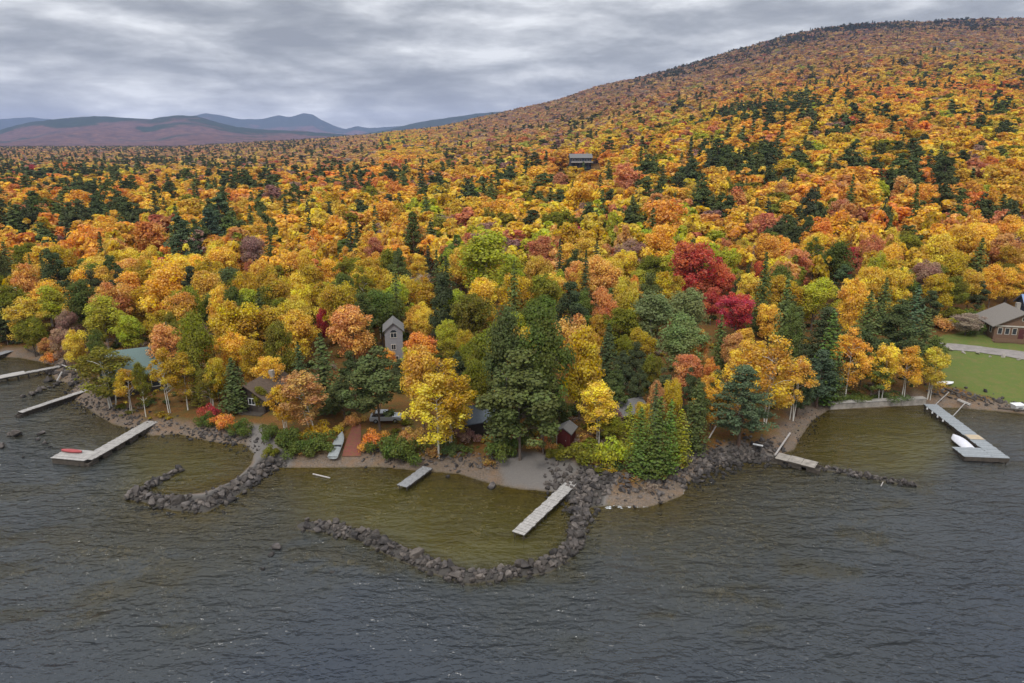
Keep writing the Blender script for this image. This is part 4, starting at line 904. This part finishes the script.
def dock(p0, p1, W, z, label, posts=5, mat='deck', base='post', name='dock', plank=.24, zsh=None):
    a = Vector(flat(*p0, z)); b = Vector(flat(*p1, z)); d = b - a; L = d.length
    r = empty(name, (a.x, a.y, 0), math.atan2(d.y, d.x), label, 'dock', 'docks along the shore')
    deck_mb(L, W, z, plank).obj('deck', M[mat], r)
    for s in (-1, 1): MB().box(0, L, s * (W / 2 - .08) - .04, s * (W / 2 - .08) + .04, z - .26, z - .065).obj('beam', M['timber'], r)
    for i in range(posts):
        xx = .25 + (L - .5) * i / max(posts - 1, 1)
        if base == 'crib':
            m_ = MB()
            for kk in range(4): m_.box(xx - .8, xx + .8, -W / 2 + .12, -W / 2 + .3, -.5 + kk * .26, -.3 + kk * .26); m_.box(xx - .8, xx + .8, W / 2 - .3, W / 2 - .12, -.5 + kk * .26, -.3 + kk * .26)
            for kk in range(3): m_.box(xx - .72, xx - .54, -W / 2 + .05, W / 2 - .05, -.36 + kk * .26, -.18 + kk * .26); m_.box(xx + .54, xx + .72, -W / 2 + .05, W / 2 - .05, -.36 + kk * .26, -.18 + kk * .26)
            m_.obj('crib', M['timber'], r)
        else:
            for s in (-1, 1): MB().bar((xx, s * (W / 2 - .16), -1.3), (xx, s * (W / 2 - .16), z - .07), .06).obj('post', M['timber'], r)
    return r, L
dock((-60, 372), (22, 347), 1.7, .75, 'grey dock nearest the top left edge, in front of the leaning birch', 9)
r, L = dock((-40, 385), (60, 366), 1.2, .8, 'second dock from the top left, with a wide pale landing at its outer end', 10, 'deck_pale')
MB().box(2.0, 9.2, -1.0, 1.0, .805, .93).obj('landing', M['deck_pale'], r, bevel=.02)
dock((20, 412), (92, 388), 1.1, .75, 'long narrow wooden dock on a low row of rocks', 14, 'deck_pale', 'crib')
r, L = dock((86, 459), (153, 421), 1.9, .8, 'wooden dock with a wide pinkish end platform on a rock crib', 6, 'deck_pale', 'crib')
pf = deck_mb(2.9, 5.0, .84, .3); pf.obj('platform', M['deck_pale'], r, loc=(-.6, 2.3, 0)); MB().box(-.5, 2.1, -.1, 4.7, -.9, .62).obj('crib', M['timber'], r)
X_, Y_ = flat(72, 452, .9); 
def kayak(X_, Y_, z, rz, L, W, H_, mat, label, name='kayak', cat='kayak', cover=None, deckm=None):
    r = empty(name, (X_, Y_, z), rz, label, cat); V = []; Fs = []; ns = 12; K = 8
    for i in range(ns + 1):
        t = i / ns; x_ = (t - .5) * L; w = W / 2 * max(.03, math.sin(math.pi * min(1, t * .95 + .03)) ** .6 if name == 'kayak' else (1 - max(0, (t - .5) * 2) ** 2.4))
        for j in range(K + 1):
            a = math.pi * j / K; V.append((x_, math.cos(a) * w, H_ - math.sin(a) ** .7 * H_ * (1 - .25 * max(0, (t - .7)) * 3)))
    for i in range(ns):
        for j in range(K): a = i * (K + 1) + j; Fs.append((a, a + 1, a + K + 2, a + K + 1))
    Fs.append(tuple(range(K + 1))); hull = MB().add(V, Fs).obj('hull', mat, r, smooth=True)
    # deck or cover over the hull
    V = []; Fs = []
    for i in range(ns + 1):
        t = i / ns; x_ = (t - .5) * L * 1.01; w = W / 2 * 1.03 * max(.03, math.sin(math.pi * min(1, t * .95 + .03)) ** .6 if name == 'kayak' else (1 - max(0, (t - .5) * 2) ** 2.4))
        hh = (cover or .12) * (math.sin(math.pi * (t * .9 + .05)) ** .5)
        for j in range(7): s = -1 + j / 3; V.append((x_, s * w, H_ + .01 + hh * (1 - s * s) ** .6 if abs(s) < 1 else H_ - .06))
    for i in range(ns):
        for j in range(6): a = i * 7 + j; Fs.append((a, a + 7, a + 8, a + 1))
    MB().add(V, Fs).obj('cover' if cover else 'top_deck', deckm or mat, r, smooth=True); return r
M['red'] = pbr('faded_red_plastic', (.35, .07, .07), .5, .2, 2); M['dark'] = pbr('black_trim', (.02, .02, .022), .5, .2, 2)
kayak(X_, Y_, .86, R(-10), 3.0, .7, .28, M['red'], 'faded red kayak lying on the wide dock platform')
dock((402, 486), (428, 467), 1.4, .65, 'short grey dock in the middle cove', 4)
dock((518, 533), (581, 474), 1.45, .8, 'long pale plank dock reaching into the middle cove', 7, 'deck_pale', plank=.5)
a = Vector(flat(581, 474, .8)); b = Vector(flat(590, 465, .9)); d = b - a
r = empty('gangway', (a.x, a.y, .8), math.atan2(d.y, d.x), 'narrow brown gangway at the shore end of the long plank dock', 'gangway'); deck_mb(d.length, .8, .12, .2).obj('deck', M['timber'], r)
r_dock3, L = dock((777, 455), (817, 465), 2.0, .8, 'broad grey concrete landing at the tip of the leaf-covered point', 3, 'concrete', 'crib', plank=1.6)
# seawall
a = Vector(flat(829, 409)); b = Vector(flat(924, 404)); d = b - a
r = empty('seawall', (a.x, a.y, 0), math.atan2(d.y, d.x), 'low concrete and stone seawall along the right cove', 'seawall')
wm = MB(); x0 = 0
while x0 < d.length: x1 = min(x0 + 3.0, d.length); wm.box(x0, x1 - .02, -.35 + rnd.uniform(-.04, .04), .5, -1.2, .95 + rnd.uniform(-.04, .04)); x0 = x1
wm.obj('wall_face', M['concrete'], r); MB().box(0, d.length, -.42, .6, 1.0, 1.12).obj('coping', pbr('pale_coping', (.36, .34, .31), .9, .2, 1), r)
# L dock
a = Vector(flat(930, 404, .9)); b = Vector(flat(1002, 458, .9)); d = b - a; L = d.length
r = empty('dock', (a.x, a.y, 0), math.atan2(d.y, d.x), 'long grey L-shaped dock at the right with a square end platform', 'dock', 'docks along the shore')
M['deck_blue'] = pbr('grey_blue_deck_boards', (.27, .29, .305), .85, .34, 2.2, stretch=(1, 6, 1), bump=.2)
deck_mb(L, 2.0, .9, .3).obj('deck', M['deck_blue'], r)
deck_mb(3.0, 3.6, .9, .3).obj('platform', M['deck_blue'], r, loc=(L - 3.0, -2.82, 0))
MB().box(L * .62, L * .70, -.9, .9, .93, .96).obj('tan_panel', pbr('tan_board', (.45, .36, .25), .8, .15, 2), r)
for s in (-1, 1): MB().box(0, L, s * .9 - .05, s * .9 + .05, .55, .835).obj('beam', M['timber'], r)
MB().box(L - 3.0, L, -4.5, -4.42, .3, .835).obj('skirt', M['timber'], r); MB().box(L - .1, L - .02, -4.4, .9, .3, .82).obj('skirt', M['timber'], r)
for i in range(9):
    for s in (-1, 1): MB().bar((.3 + i * (L - .6) / 8, s * .8, -1.6), (.3 + i * (L - .6) / 8, s * .8, .83), .07).obj('post', M['timber'], r)
for i in range(4): MB().bar((1.5 + i * 1.6, -1.06, .55), (1.5 + i * 1.6, -1.06, .82), .12, 8).obj('fender', M['white'], r)
# covered boat
_n = Vector((d.y, -d.x)) / L; _p = Vector((a.x, a.y)) + Vector((d.x, d.y)) / L * (L - 5.6) + _n * 2.15; X_, Y_ = _p
kayak(X_, Y_, .12, math.atan2(d.y, d.x) + math.pi, 4.4, 1.7, .45, M['dark'], 'small motorboat under a white tarp moored to the L-shaped dock', 'boat', 'boat', cover=.42, deckm=M['tarp'])
# beached boat
a = Vector(march(333, 463)[:2]); b = Vector(march(343, 437)[:2]); d = b - a; mid = (a + b) / 2; zz = g1(*mid)
M['alu'] = pbr('dull_aluminium', (.27, .29, .29), .6, .15, 3)
bt = kayak(mid.x, mid.y, zz + .25, math.atan2(d.y, d.x), d.length * .98, 1.35, .42, M['alu'], 'long pale boat hauled up beside the red brick path', 'boat', 'boat', cover=.10, deckm=M['alu'])
MB().box(-.14 * d.length, -.08 * d.length, -.62, .62, .5, .56).obj('seat', M['dark'], bt); bt.rotation_euler[1] = -math.atan2(g1(*b) - g1(*a), d.length)
# skiff on the right shore
X_, Y_, t = march(946, 385); kayak(X_, Y_, g1(X_, Y_) + .1, R(8), 2.6, 1.1, .35, M['white'], 'small white skiff lying upside down at the lawn corner', 'boat', 'boat', cover=.15, deckm=M['white'])
# white tub by the lawn
X_, Y_, t = march(1017, 410); zz = g1(X_, Y_); r = empty('storage_tub', (X_, Y_, zz), R(5), 'white plastic storage tub on the rocks at the lawn edge', 'storage tub')
MB().add([(-.65, -.45, 0), (.65, -.45, 0), (.65, .45, 0), (-.65, .45, 0), (-.85, -.6, .9), (.85, -.6, .9), (.85, .6, .9), (-.85, .6, .9)], [(0, 3, 2, 1), (4, 5, 6, 7), (0, 1, 5, 4), (1, 2, 6, 5), (2, 3, 7, 6), (3, 0, 4, 7)]).obj('body', M['white'], r, bevel=.05); MB().box(-.9, .9, -.65, .65, .91, .98).obj('lid', M['white'], r, bevel=.02)
MB().box(-.35, .35, -.62, -.58, .5, .6).obj('handle', M['dark'], r)
# gangway struts, planks, logs
def pole(p, q, z0, z1, rr, mat, label, name='pole', cat='pole'):
    a = flat(*p, z0); b = flat(*q, z1); o = MB().bar((a[0], a[1], z0), (b[0], b[1], z1), rr).obj(name, mat); tag(o, label, cat); return o
pole((935, 405), (949, 392), .8, 1.5, .07, M['deck_pale'], 'slanted pale pole nearest the corner of the L dock')
pole((953, 416), (966, 402), .3, 1.2, .07, M['deck_pale'], 'slanted pale pole standing in the water right of the L dock')
pole((944, 388), (975, 400), 1.5, 1.1, .14, M['timber'], 'dark timber lying along the rocky bank below the lawn', 'timber', 'timber')
pole((958, 400), (970, 405), 1.0, .8, .25, M['deck_pale'], 'short wide pale plank dropped on the rocks', 'plank', 'plank')
pole((998, 408), (1040, 412), .9, .9, .16, M['timber'], 'dark beam in front of the white storage tub', 'timber', 'timber')
pole((313, 474), (330, 478), .0, .05, .1, M['deadwood'], 'pale log floating in the middle cove', 'log', 'log')
pole((775, 455), (790, 433), .9, 1.4, .12, M['deadwood'], 'long bleached log edging the leaf-covered point', 'log', 'log')
pole((753, 444), (763, 446), 1.3, 1.3, .12, M['white'], 'short white board lying on the orange leaves', 'plank', 'plank')
pole((709, 438), (716, 426), 1.5, 2.6, .1, M['deadwood'], 'curved bleached branch leaning under the layered pine', 'log', 'log')
pole((57, 381), (62, 372), .2, 1.2, .16, M['deck_pale'], 'pale driftwood beam leaning on the jumbled rocks', 'beam', 'beam')
pole((22, 347), (38, 354), .9, 1.0, .14, M['timber'], 'dark log at the foot of the leaning birch', 'log', 'log')
pole((60, 364), (78, 371), 1.2, 1.0, .12, M['deadwood'], 'bleached log behind the jumbled rocks', 'log', 'log')
pole((883, 482), (881, 486), .1, .6, .06, M['deadwood'], 'stick standing up in the right breakwater', 'stick', 'stick')
for i, (px_, py_) in enumerate([(950, 350), (963, 353), (978, 354), (990, 357), (1003, 357), (1019, 360)]):
    X_, Y_, t = march(px_, py_); o = boulder(X_, Y_, (1.4, .8, 1.0, .8, 1.1, .9)[i], 'pale stone in the row between the lawn and the gravel road', 'pale stones along the gravel road')
    o.data = o.data.copy(); o.data.materials.clear(); o.data.materials.append(M['concrete'])
# red brick path
M['brick'] = newmat('red_brick'); n = N(M['brick'].node_tree); bt_ = n('ShaderNodeTexBrick', ins={'Vector': n('ShaderNodeTexCoord').outputs['Object'], 'Color1': (.24, .045, .035, 1), 'Color2': (.14, .035, .03, 1), 'Mortar': (.16, .10, .07, 1), 'Scale': 2.2})
nn = n.noise(2.2, 6, .7, n('ShaderNodeNewGeometry').outputs['Position']); cc = n.mix(n.ramp(nn.outputs[0], [(.44, (0, 0, 0)), (.6, (.85, .85, .85))]), bt_.outputs[0], (.16, .08, .03)); n.out(n('ShaderNodeBsdfPrincipled', ins={'Base Color': cc, 'Roughness': .9}).outputs[0])
def drape(name, px_pts_left, px_pts_right, mat, lift=.06, zg=1.2, ncross=6, sub=8):
    Lf = [np.array(march(*p)[:2]) for p in px_pts_left]; Rt = [np.array(march(*p)[:2]) for p in px_pts_right]
    def samp(P_, t): s = t * (len(P_) - 1); i = min(int(s), len(P_) - 2); return P_[i] * (1 - s + i) + P_[i + 1] * (s - i)
    nn = sub * (len(Lf) - 1) + 1; X = np.zeros((nn, ncross)); Y = X.copy()
    for i in range(nn):
        for j in range(ncross): a = samp(Lf, i / (nn - 1)); b = samp(Rt, i / (nn - 1)); p = a + (b - a) * j / (ncross - 1); X[i, j], Y[i, j] = p
    return grid_mesh(name, X, Y, ground(X, Y) + lift, mat)
tag(drape('path', [(342, 457), (347, 440), (353, 425)], [(361, 457), (361, 440), (361, 425)], M['brick'], .1), 'red brick path leading down to the middle cove')
M['road'] = pbr('gravel_road_surface', (.24, .215, .20), .95, .2, 1.2, bump=.2)
tag(drape('road', [(938, 343), (975, 346), (1024, 352), (1150, 366)], [(942, 350), (975, 352), (1024, 360), (1150, 378)], M['road'], .09, sub=16), 'gravel road crossing the lawn')

# ------------------------------------------------------------------ buildings
M['glass'] = pbr('dark_window_glass', (.03, .035, .04), .12, .1, 1, spec=.6)
M['cream'] = pbr('cream_trim', (.52, .48, .42), .7, .1, 2)
M['teal'] = pbr('blue_green_roofing', (.115, .165, .155), .75, .15, 2.5, stretch=(1, 5, 5)); M['greyroof'] = pbr('grey_roof_shingles', (.16, .155, .15), .85, .18, 3, stretch=(1, 4, 4))
M['darkwall'] = pbr('dark_stained_boards', (.045, .035, .028), .8, .3, 3, stretch=(1, 1, 6)); M['brownroof'] = pbr('brown_roof_shingles', (.10, .07, .05), .9, .3, 3)
M['greywall'] = pbr('grey_weathered_shingles', (.235, .23, .24), .85, .25, 4, stretch=(1, 1, 5)); M['redwall'] = pbr('dark_red_boards', (.10, .018, .016), .8, .25, 4, stretch=(5, 5, 1))
M['shingle'] = pbr('reddish_brown_shingles', (.175, .105, .068), .85, .3, 5, stretch=(1, 1, 5)); M['blueroof'] = pbr('blue_metal_roof', (.17, .25, .42), .45, .1, 2, stretch=(6, 1, 1)); M['bluewall'] = pbr('dark_blue_grey_boards', (.045, .055, .08), .8, .2, 3)
M['cottageroof'] = pbr('grey_brown_roof_shingles', (.185, .165, .145), .9, .2, 3, stretch=(1, 4, 4)); M['slateroof'] = pbr('blue_grey_roof', (.13, .155, .185), .8, .15, 3)
def window(parent, x, y, z, w, h, side, mat='cream', mull=True):
    """side: -1 on the y=const front facing -y; else 'x' for a wall facing +-x"""
    f = MB(); p = MB(); t = .08
    if side in ('-y', '+y'):
        s = -1 if side == '-y' else 1; y0, y1 = sorted((y, y + s * .08)); 
        for (a, b, c, d) in ((x - w / 2 - t, x - w / 2, z - t, z + h + t), (x + w / 2, x + w / 2 + t, z - t, z + h + t), (x - w / 2, x + w / 2, z + h, z + h + t), (x - w / 2, x + w / 2, z - t, z)): f.box(a, b, y0, y1, c, d)
        if mull: f.box(x - .025, x + .025, y0, y1, z, z + h)
        p.box(x - w / 2, x + w / 2, min(y, y + s * .03), max(y, y + s * .03), z, z + h)
    else:
        s = -1 if side == '-x' else 1; y0, y1 = sorted((x, x + s * .08))
        for (a, b, c, d) in ((y - w / 2 - t, y - w / 2, z - t, z + h + t), (y + w / 2, y + w / 2 + t, z - t, z + h + t), (y - w / 2, y + w / 2, z + h, z + h + t), (y - w / 2, y + w / 2, z - t, z)): f.box(y0, y1, a, b, c, d)
        p.box(min(x, x + s * .03), max(x, x + s * .03), y - w / 2, y + w / 2, z, z + h)
    wn = f.obj('window', M[mat], parent); p.obj('pane', M['glass'], wn); return wn
def house(name, loc, rz, w, d, hw, hr, wall, roof, label, over=.5, cat='house', chimney=None):
    """gable faces -y (local), ridge along y"""
    r = empty(name, loc, rz, label, cat)
    MB().prism([(-w / 2, -1.2), (w / 2, -1.2), (w / 2, hw), (0, hw + hr), (-w / 2, hw)], -d / 2, d / 2).obj('wall', M[wall], r)
    sl = hr / (w / 2); rf = MB(); zo = .04
    for s in (-1, 1):
        x1 = s * (w / 2 + over); z1 = hw - sl * over
        rf.add([(0, -d / 2 - over, hw + hr + zo), (x1, -d / 2 - over, z1 + zo), (x1, d / 2 + over, z1 + zo), (0, d / 2 + over, hw + hr + zo)] + [(0, -d / 2 - over, hw + hr + zo + .16), (x1, -d / 2 - over, z1 + zo + .14), (x1, d / 2 + over, z1 + zo + .14), (0, d / 2 + over, hw + hr + zo + .16)],
               [(0, 1, 2, 3), (7, 6, 5, 4), (0, 4, 5, 1), (1, 5, 6, 2), (2, 6, 7, 3), (3, 7, 4, 0)])
    rf = rf.obj('roof', M[roof], r)
    if chimney:
        cx_, cy_, cm_ = chimney; zc_ = hw + hr - abs(cx_) * sl
        MB().box(cx_ - .35, cx_ + .35, cy_ - .35, cy_ + .35, zc_ - .4, hw + hr + .9).obj('chimney', M[cm_], rf)
    return r
def put(px_, py_): X_, Y_, t = march(px_, py_); return (X_, Y_, g1(X_, Y_))
# lodge with green roof, ridge running left-right
L_ = put(143, 386); r = house('lodge', L_, R(118), 8.0, 9.6, 3.4, 3.0, 'darkwall', 'teal', 'lakeside lodge with a blue-green roof behind the shore birches', .7, 'lodge', (.8, -3.6, 'white'))
for yy in (-2, .8, 3.4): window(r, -4.0, yy, 1.0, 1.1, 1.2, '-x')
for xx in (-2, 2): window(r, xx, -5.0, 1.1, 1.2, 1.2, '-y')
dr = MB().box(-4.08, -4.0, -.45 - 4.0, .45 - 4.0, 0, 2.05).obj('door', M['cream'], r); MB().box(-4.16, -4.08, -3.75, -3.67, .95, 1.05).obj('handle', M['dark'], dr)
L_ = put(264, 402); r = house('cabin', L_, R(-14), 5.4, 7.5, 2.4, 1.7, 'darkwall', 'brownroof', 'dark brown cabin with a small white-framed window, right of the dark spruce', .8, 'cabin', (1.2, 1, 'concrete'))
window(r, .6, -3.75, 1.1, 1.0, .9, '-y', 'white'); window(r, -1.8, -3.75, 1.1, .8, .8, '-y'); d_ = MB().box(1.6, 2.5, -3.83, -3.75, 0, 2.0).obj('door', M['timber'], r); MB().box(1.7, 1.78, -3.9, -3.83, .95, 1.03).obj('handle', M['cream'], d_)
MB().box(-2.7, 2.7, -5.0, -3.76, -.2, -.02).obj('porch', M['timber'], r)
# grey tower house: gable toward the lake
L_ = put(395, 362); Lx = w2p(*L_)[2]; wpx = 3.9
r = house('tower_house', L_, R(10), 3.1, 4.6, 6.6, 1.3, 'greywall', 'greyroof', 'tall narrow grey shingled tower house showing above the trees', .35, 'house')
window(r, 0, -2.3, 5.3, 1.0, .8, '-y', 'cream'); window(r, -.1, -2.3, 3.1, .7, .9, '-y', 'cream'); window(r, .2, -2.3, .8, .9, 1.0, '-y'); window(r, 1.55, 0, 5.0, .9, 1.0, '+x')
V = [(math.cos(math.pi * i / 10) * .52, -2.40, 6.25 + math.sin(math.pi * i / 10) * .42) for i in range(11)]; MB().add(V + [(a, b + .09, c) for a, b, c in V], [tuple(range(11))[::-1]] + [(i, i + 1, i + 12, i + 11) for i in range(10)]).obj('window', M['glass'], r)
L_ = put(475, 430); r = house('cabin', L_, R(-68), 4.2, 5.0, 2.3, 1.3, 'darkwall', 'slateroof', 'small cabin with a blue-grey roof left of the massive evergreen', .5, 'cabin')
window(r, 0, -2.5, 1.0, 1.0, .9, '-y'); window(r, -2.1, 0, 1.0, 1.0, .9, '-x'); window(r, -2.1, 1.6, 1.0, .8, .9, '-x')
L_ = put(566, 443); r = house('shed', L_, R(-22), 1.9, 2.4, 2.0, .6, 'redwall', 'greyroof', 'dark red shed with a grey roof at the forest edge', .25, 'shed')
d_ = MB().box(-.45, .45, -1.26, -1.2, 0, 1.75).obj('door', M['redwall'], r); MB().box(.3, .36, -1.32, -1.26, .9, .98).obj('handle', M['cream'], d_); MB().box(-.94, -.87, -1.27, -1.2, 0, 1.9).obj('trim', M['cream'], r)
L_ = put(626, 422); r = house('cabin', L_, R(-60), 3.6, 4.4, 2.2, 1.1, 'darkwall', 'greyroof', 'small grey-roofed cabin half hidden behind the yellow shore birch', .4, 'cabin')
window(r, -1.8, 0, 1.0, 1.0, .9, '-x'); window(r, 0, -2.2, 1.0, .9, .9, '-y')
# cottage on the lawn
L_ = put(1010, 335); r = house('cottage', L_, R(-12), 9.4, 8.0, 2.9, 2.5, 'shingle', 'cottageroof', 'reddish-brown shingled cottage with a row of cream-framed windows beside the lawn', .7, 'cottage', (1.0, 1.5, 'concrete'))
for i in range(7):
    if i == 3: continue
    window(r, -3.75 + i * 1.25, -4.0, 1.15, .68, 1.15, '-y', 'cream', False)
d_ = MB().box(-.45, .45, -4.08, -4.0, .1, 2.25).obj('door', pbr('dark_red_door', (.10, .03, .03), .6, .2, 2), r); MB().box(.3, .36, -4.14, -4.08, 1.1, 1.18).obj('handle', M['cream'], d_)
window(r, 0, -4.0, 3.9, .6, .55, '-y', 'cream', False)
MB().box(-4.75, 4.75, -4.18, -4.02, 2.62, 2.85).obj('trim', M['cream'], r)
MB().box(-5.0, 5.0, -5.5, -4.02, -.35, -.1).obj('porch', M['shingle'], r); MB().box(-5.0, 5.0, -5.58, -5.5, -.1, .65).obj('railing', M['shingle'], r)
for yy in (-2.5, 0, 2.5): window(r, -4.7, yy, 1.15, .8, 1.1, '-x', 'cream')
for i in range(5): MB().box(-4.8 + i * 2.3, -4.6 + i * 2.3, -5.3, -5.1, -1.6, -.36).obj('post', M['timber'], r)
L_ = put(1047, 322); r = house('house', (L_[0], L_[1], L_[2]), R(70), 7, 10, 3.4, 2.0, 'bluewall', 'blueroof', 'building with a bright blue metal roof behind the shingled cottage', .5, 'house'); window(r, -3.5, 0, 1, 1.2, 1.2, '-x'); window(r, 0, -5.0, 1.2, 1.2, 1.2, '-y')
# house on the hill
L_ = (HX, HY, g1(HX, HY) + 2.5); r = house('house', L_, R(92), 9, 15, 7.0, 2.4, 'bluewall', 'greyroof', 'dark blue-grey house alone in the trees on the hillside', .8, 'house', (1.2, -5, 'concrete'))
for yy in (-5.5, -3.2, .6, 3.0, 5.6): window(r, -4.5, yy, 4.6, 1.3, 1.5, '-x', 'cream')
MB().box(-7.2, -4.52, -8.2, 7.4, 3.4, 3.6).obj('porch', M['concrete'], r); MB().box(-7.28, -7.2, -8.2, 7.4, 3.6, 4.4).obj('railing', M['deck_pale'], r)
for i in range(6): MB().box(-7.15, -6.95, -8.0 + i * 3, -7.8 + i * 3, -2.0, 3.38).obj('post', M['timber'], r)
# parked car
L_ = put(386, 421); r = empty('parked_car', L_, R(4), 'white car parked under the dense round hemlock', 'car')
M['carpaint'] = pbr('white_car_paint', (.42, .45, .48), .3, .03, 1, spec=.5)
def prof_body(pts, w, name, mat, par, taper=0): 
    n_ = len(pts); V = [(a, -w / 2, b) for a, b in pts] + [(a, w / 2, b) for a, b in pts]; return MB().add(V, [tuple(range(n_)), tuple(range(2 * n_ - 1, n_ - 1, -1))] + [(i, i + n_, (i + 1) % n_ + n_, (i + 1) % n_) for i in range(n_)]).obj(name, mat, par, bevel=.06)
prof_body([(-2.2, .35), (2.2, .35), (2.25, .75), (2.0, .92), (1.1, .98), (-2.05, 1.0), (-2.25, .8)], 1.78, 'body', M['carpaint'], r)
prof_body([(-1.95, .99), (1.05, .985), (.35, 1.46), (-1.45, 1.48)], 1.6, 'window', M['glass'], r); prof_body([(-1.45, 1.485), (.35, 1.465), (.25, 1.54), (-1.35, 1.56)], 1.5, 'roof', M['carpaint'], r)
for sx_ in (-1.35, 1.4):
    for sy in (-.82, .82):
        w_ = MB().bar((sx_, sy - .1, .33), (sx_, sy + .1, .33), .33, 16).obj('wheel', M['dark'], r); MB().bar((sx_, sy - .115, .33), (sx_, sy + .115, .33), .18, 10).obj('rim', M['alu'], w_)
for sy in (-.6, .6): MB().box(2.2, 2.27, sy - .18, sy + .18, .68, .82).obj('headlight', M['cream'], r)

# foam along the beach
fm = MB()
for (ax, ay, bx, by) in ((606, 508, 648, 506), (664, 497, 684, 492)):
    L0 = 26
    for i in range(L0 * 2 if bx - ax < 60 else 60):
        f = rnd.random(); X_, Y_ = flat(ax + (bx - ax) * f, ay + (by - ay) * f + rnd.uniform(-1.6, 1.6)); s = rnd.uniform(.03, .11); k = 7; an = rnd.uniform(0, 6)
        V = [(X_ + math.cos(an + 2 * math.pi * j / k) * s * rnd.uniform(.8, 2.2), Y_ + math.sin(an + 2 * math.pi * j / k) * s * rnd.uniform(.4, .8), .05 + i * .0004) for j in range(k)]
        V += [(X_, Y_, .065 + i * .0004)]; fm.add(V, [(j, (j + 1) % k, k) for j in range(k)])
tag(fm.obj('foam', pbr('white_foam', (.58, .60, .61), .6, .1, 4)), 'white foam where small waves break on the stones', None, None, 'stuff')

# ------------------------------------------------------------------ haze
hz = MB().box(-17500, 17500, -60, 17600, -5, 720).obj('haze', newmat('thin_haze')); n = N(hz.data.materials[0].node_tree)
v = n('ShaderNodeVolumePrincipled', ins={'Color': (.50, .62, 1.0, 1), 'Density': 5.5e-5, 'Anisotropy': 0.0}); n.out(None, v.outputs[0]); hz['kind'] = 'stuff'; hz['label'] = 'thin blue haze over the far hills'
for v_ in hz.data.vertices: pass

# ------------------------------------------------------------------ world: overcast sky
w = bpy.data.worlds.new('World'); sc.world = w; w.use_nodes = True; nt = w.node_tree; nt.nodes.clear(); n = N(nt)
SUN_EL, SUN_AZ = 52, 200
sk = n('ShaderNodeTexSky', sky_type='NISHITA', sun_disc=False, sun_elevation=R(SUN_EL), sun_rotation=R(SUN_AZ))
d = n('ShaderNodeTexCoord').outputs['Generated']; sx = n('ShaderNodeSeparateXYZ', ins={0: d}); zz = n.math('MAXIMUM', sx.outputs[2], 0.0)
k = n.math('ADD', zz, .10); cv = n('ShaderNodeCombineXYZ', ins={0: n.math('DIVIDE', sx.outputs[0], k), 1: n.math('DIVIDE', sx.outputs[1], k), 2: 0.0}).outputs[0]
cv = n('ShaderNodeMapping', ins={'Vector': cv, 'Location': (3.1, 7.3, 0), 'Scale': (1.5, 1.35, 1)}).outputs[0]
c1 = n.noise(.62, 9, .58, cv, .3); c2 = n.noise(.22, 3, .5, cv, .2); c3 = n.noise(2.4, 8, .62, cv, .3)
sv = n('ShaderNodeMapping', ins={'Vector': d, 'Location': (1.3, 4.2, .6), 'Scale': (7.5, 7.5, 30)}).outputs[0]
c4 = n.noise(1.0, 10, .56, sv, .15)
c5 = n.noise(.36, 3, .5, sv, .1)
f = n.math('ADD', n.math('ADD', n.math('MULTIPLY', c1.outputs[0], .10), n.math('MULTIPLY', c5.outputs[0], .36)), n.math('MULTIPLY', c4.outputs[0], .56))
cl = n.ramp(f, [(.41, (.27, .28, .30)), (.47, (.34, .352, .37)), (.51, (.43, .442, .46)), (.55, (.54, .55, .565)), (.62, (.78, .79, .80))])
# thinner, brighter cloud just above the horizon
hb = n.ramp(zz, [(0, (1.35, 1.35, 1.32)), (.035, (1.42, 1.41, 1.38)), (.075, (1.02, 1.02, 1.02)), (.18, (1.08, 1.08, 1.08)), (.35, (1.6, 1.6, 1.6)), (1, (3.0, 3.0, 3.0))])
hb.node.color_ramp.interpolation = 'EASE'
cl = n.mix(1.0, cl, hb, 'MULTIPLY')
ns = n.mix(1.0, sk.outputs[0], (.1, .1, .1), 'MULTIPLY'); tot = n.mix(.94, ns, cl)
bg = n('ShaderNodeBackground', ins={'Color': tot, 'Strength': 1.0}); o = n('ShaderNodeOutputWorld'); nt.links.new(bg.outputs[0], o.inputs[0])
sl = bpy.data.lights.new('sun', 'SUN'); sl.energy = 1.5; sl.angle = R(14); sl.color = (1, .96, .90); so = bpy.data.objects.new('sun', sl); link(so)
az = R(SUN_AZ); dirv = Vector((math.sin(az) * math.cos(R(SUN_EL)), math.cos(az) * math.cos(R(SUN_EL)), math.sin(R(SUN_EL)))); so.rotation_euler = dirv.to_track_quat('Z', 'Y').to_euler()

# ------------------------------------------------------------------ camera and render settings
cam = bpy.data.cameras.new('camera'); co = bpy.data.objects.new('camera', cam); link(co); sc.camera = co
cam.sensor_width = 36; cam.lens = 36 * F / 1024; cam.clip_start = .5; cam.clip_end = 60000
co.location = (0, 0, CAMH); co.rotation_euler = (R(90) - P, 0, 0)
sc.view_settings.view_transform = 'Standard'; sc.view_settings.look = 'None'; sc.view_settings.exposure = .25; sc.view_settings.gamma = 1
cy = sc.cycles; cy.max_bounces = 7; cy.diffuse_bounces = 5; cy.glossy_bounces = 2; cy.transmission_bounces = 4; cy.transparent_max_bounces = 6; cy.volume_bounces = 0
cy.use_denoising = True; cy.caustics_reflective = False; cy.caustics_refractive = False
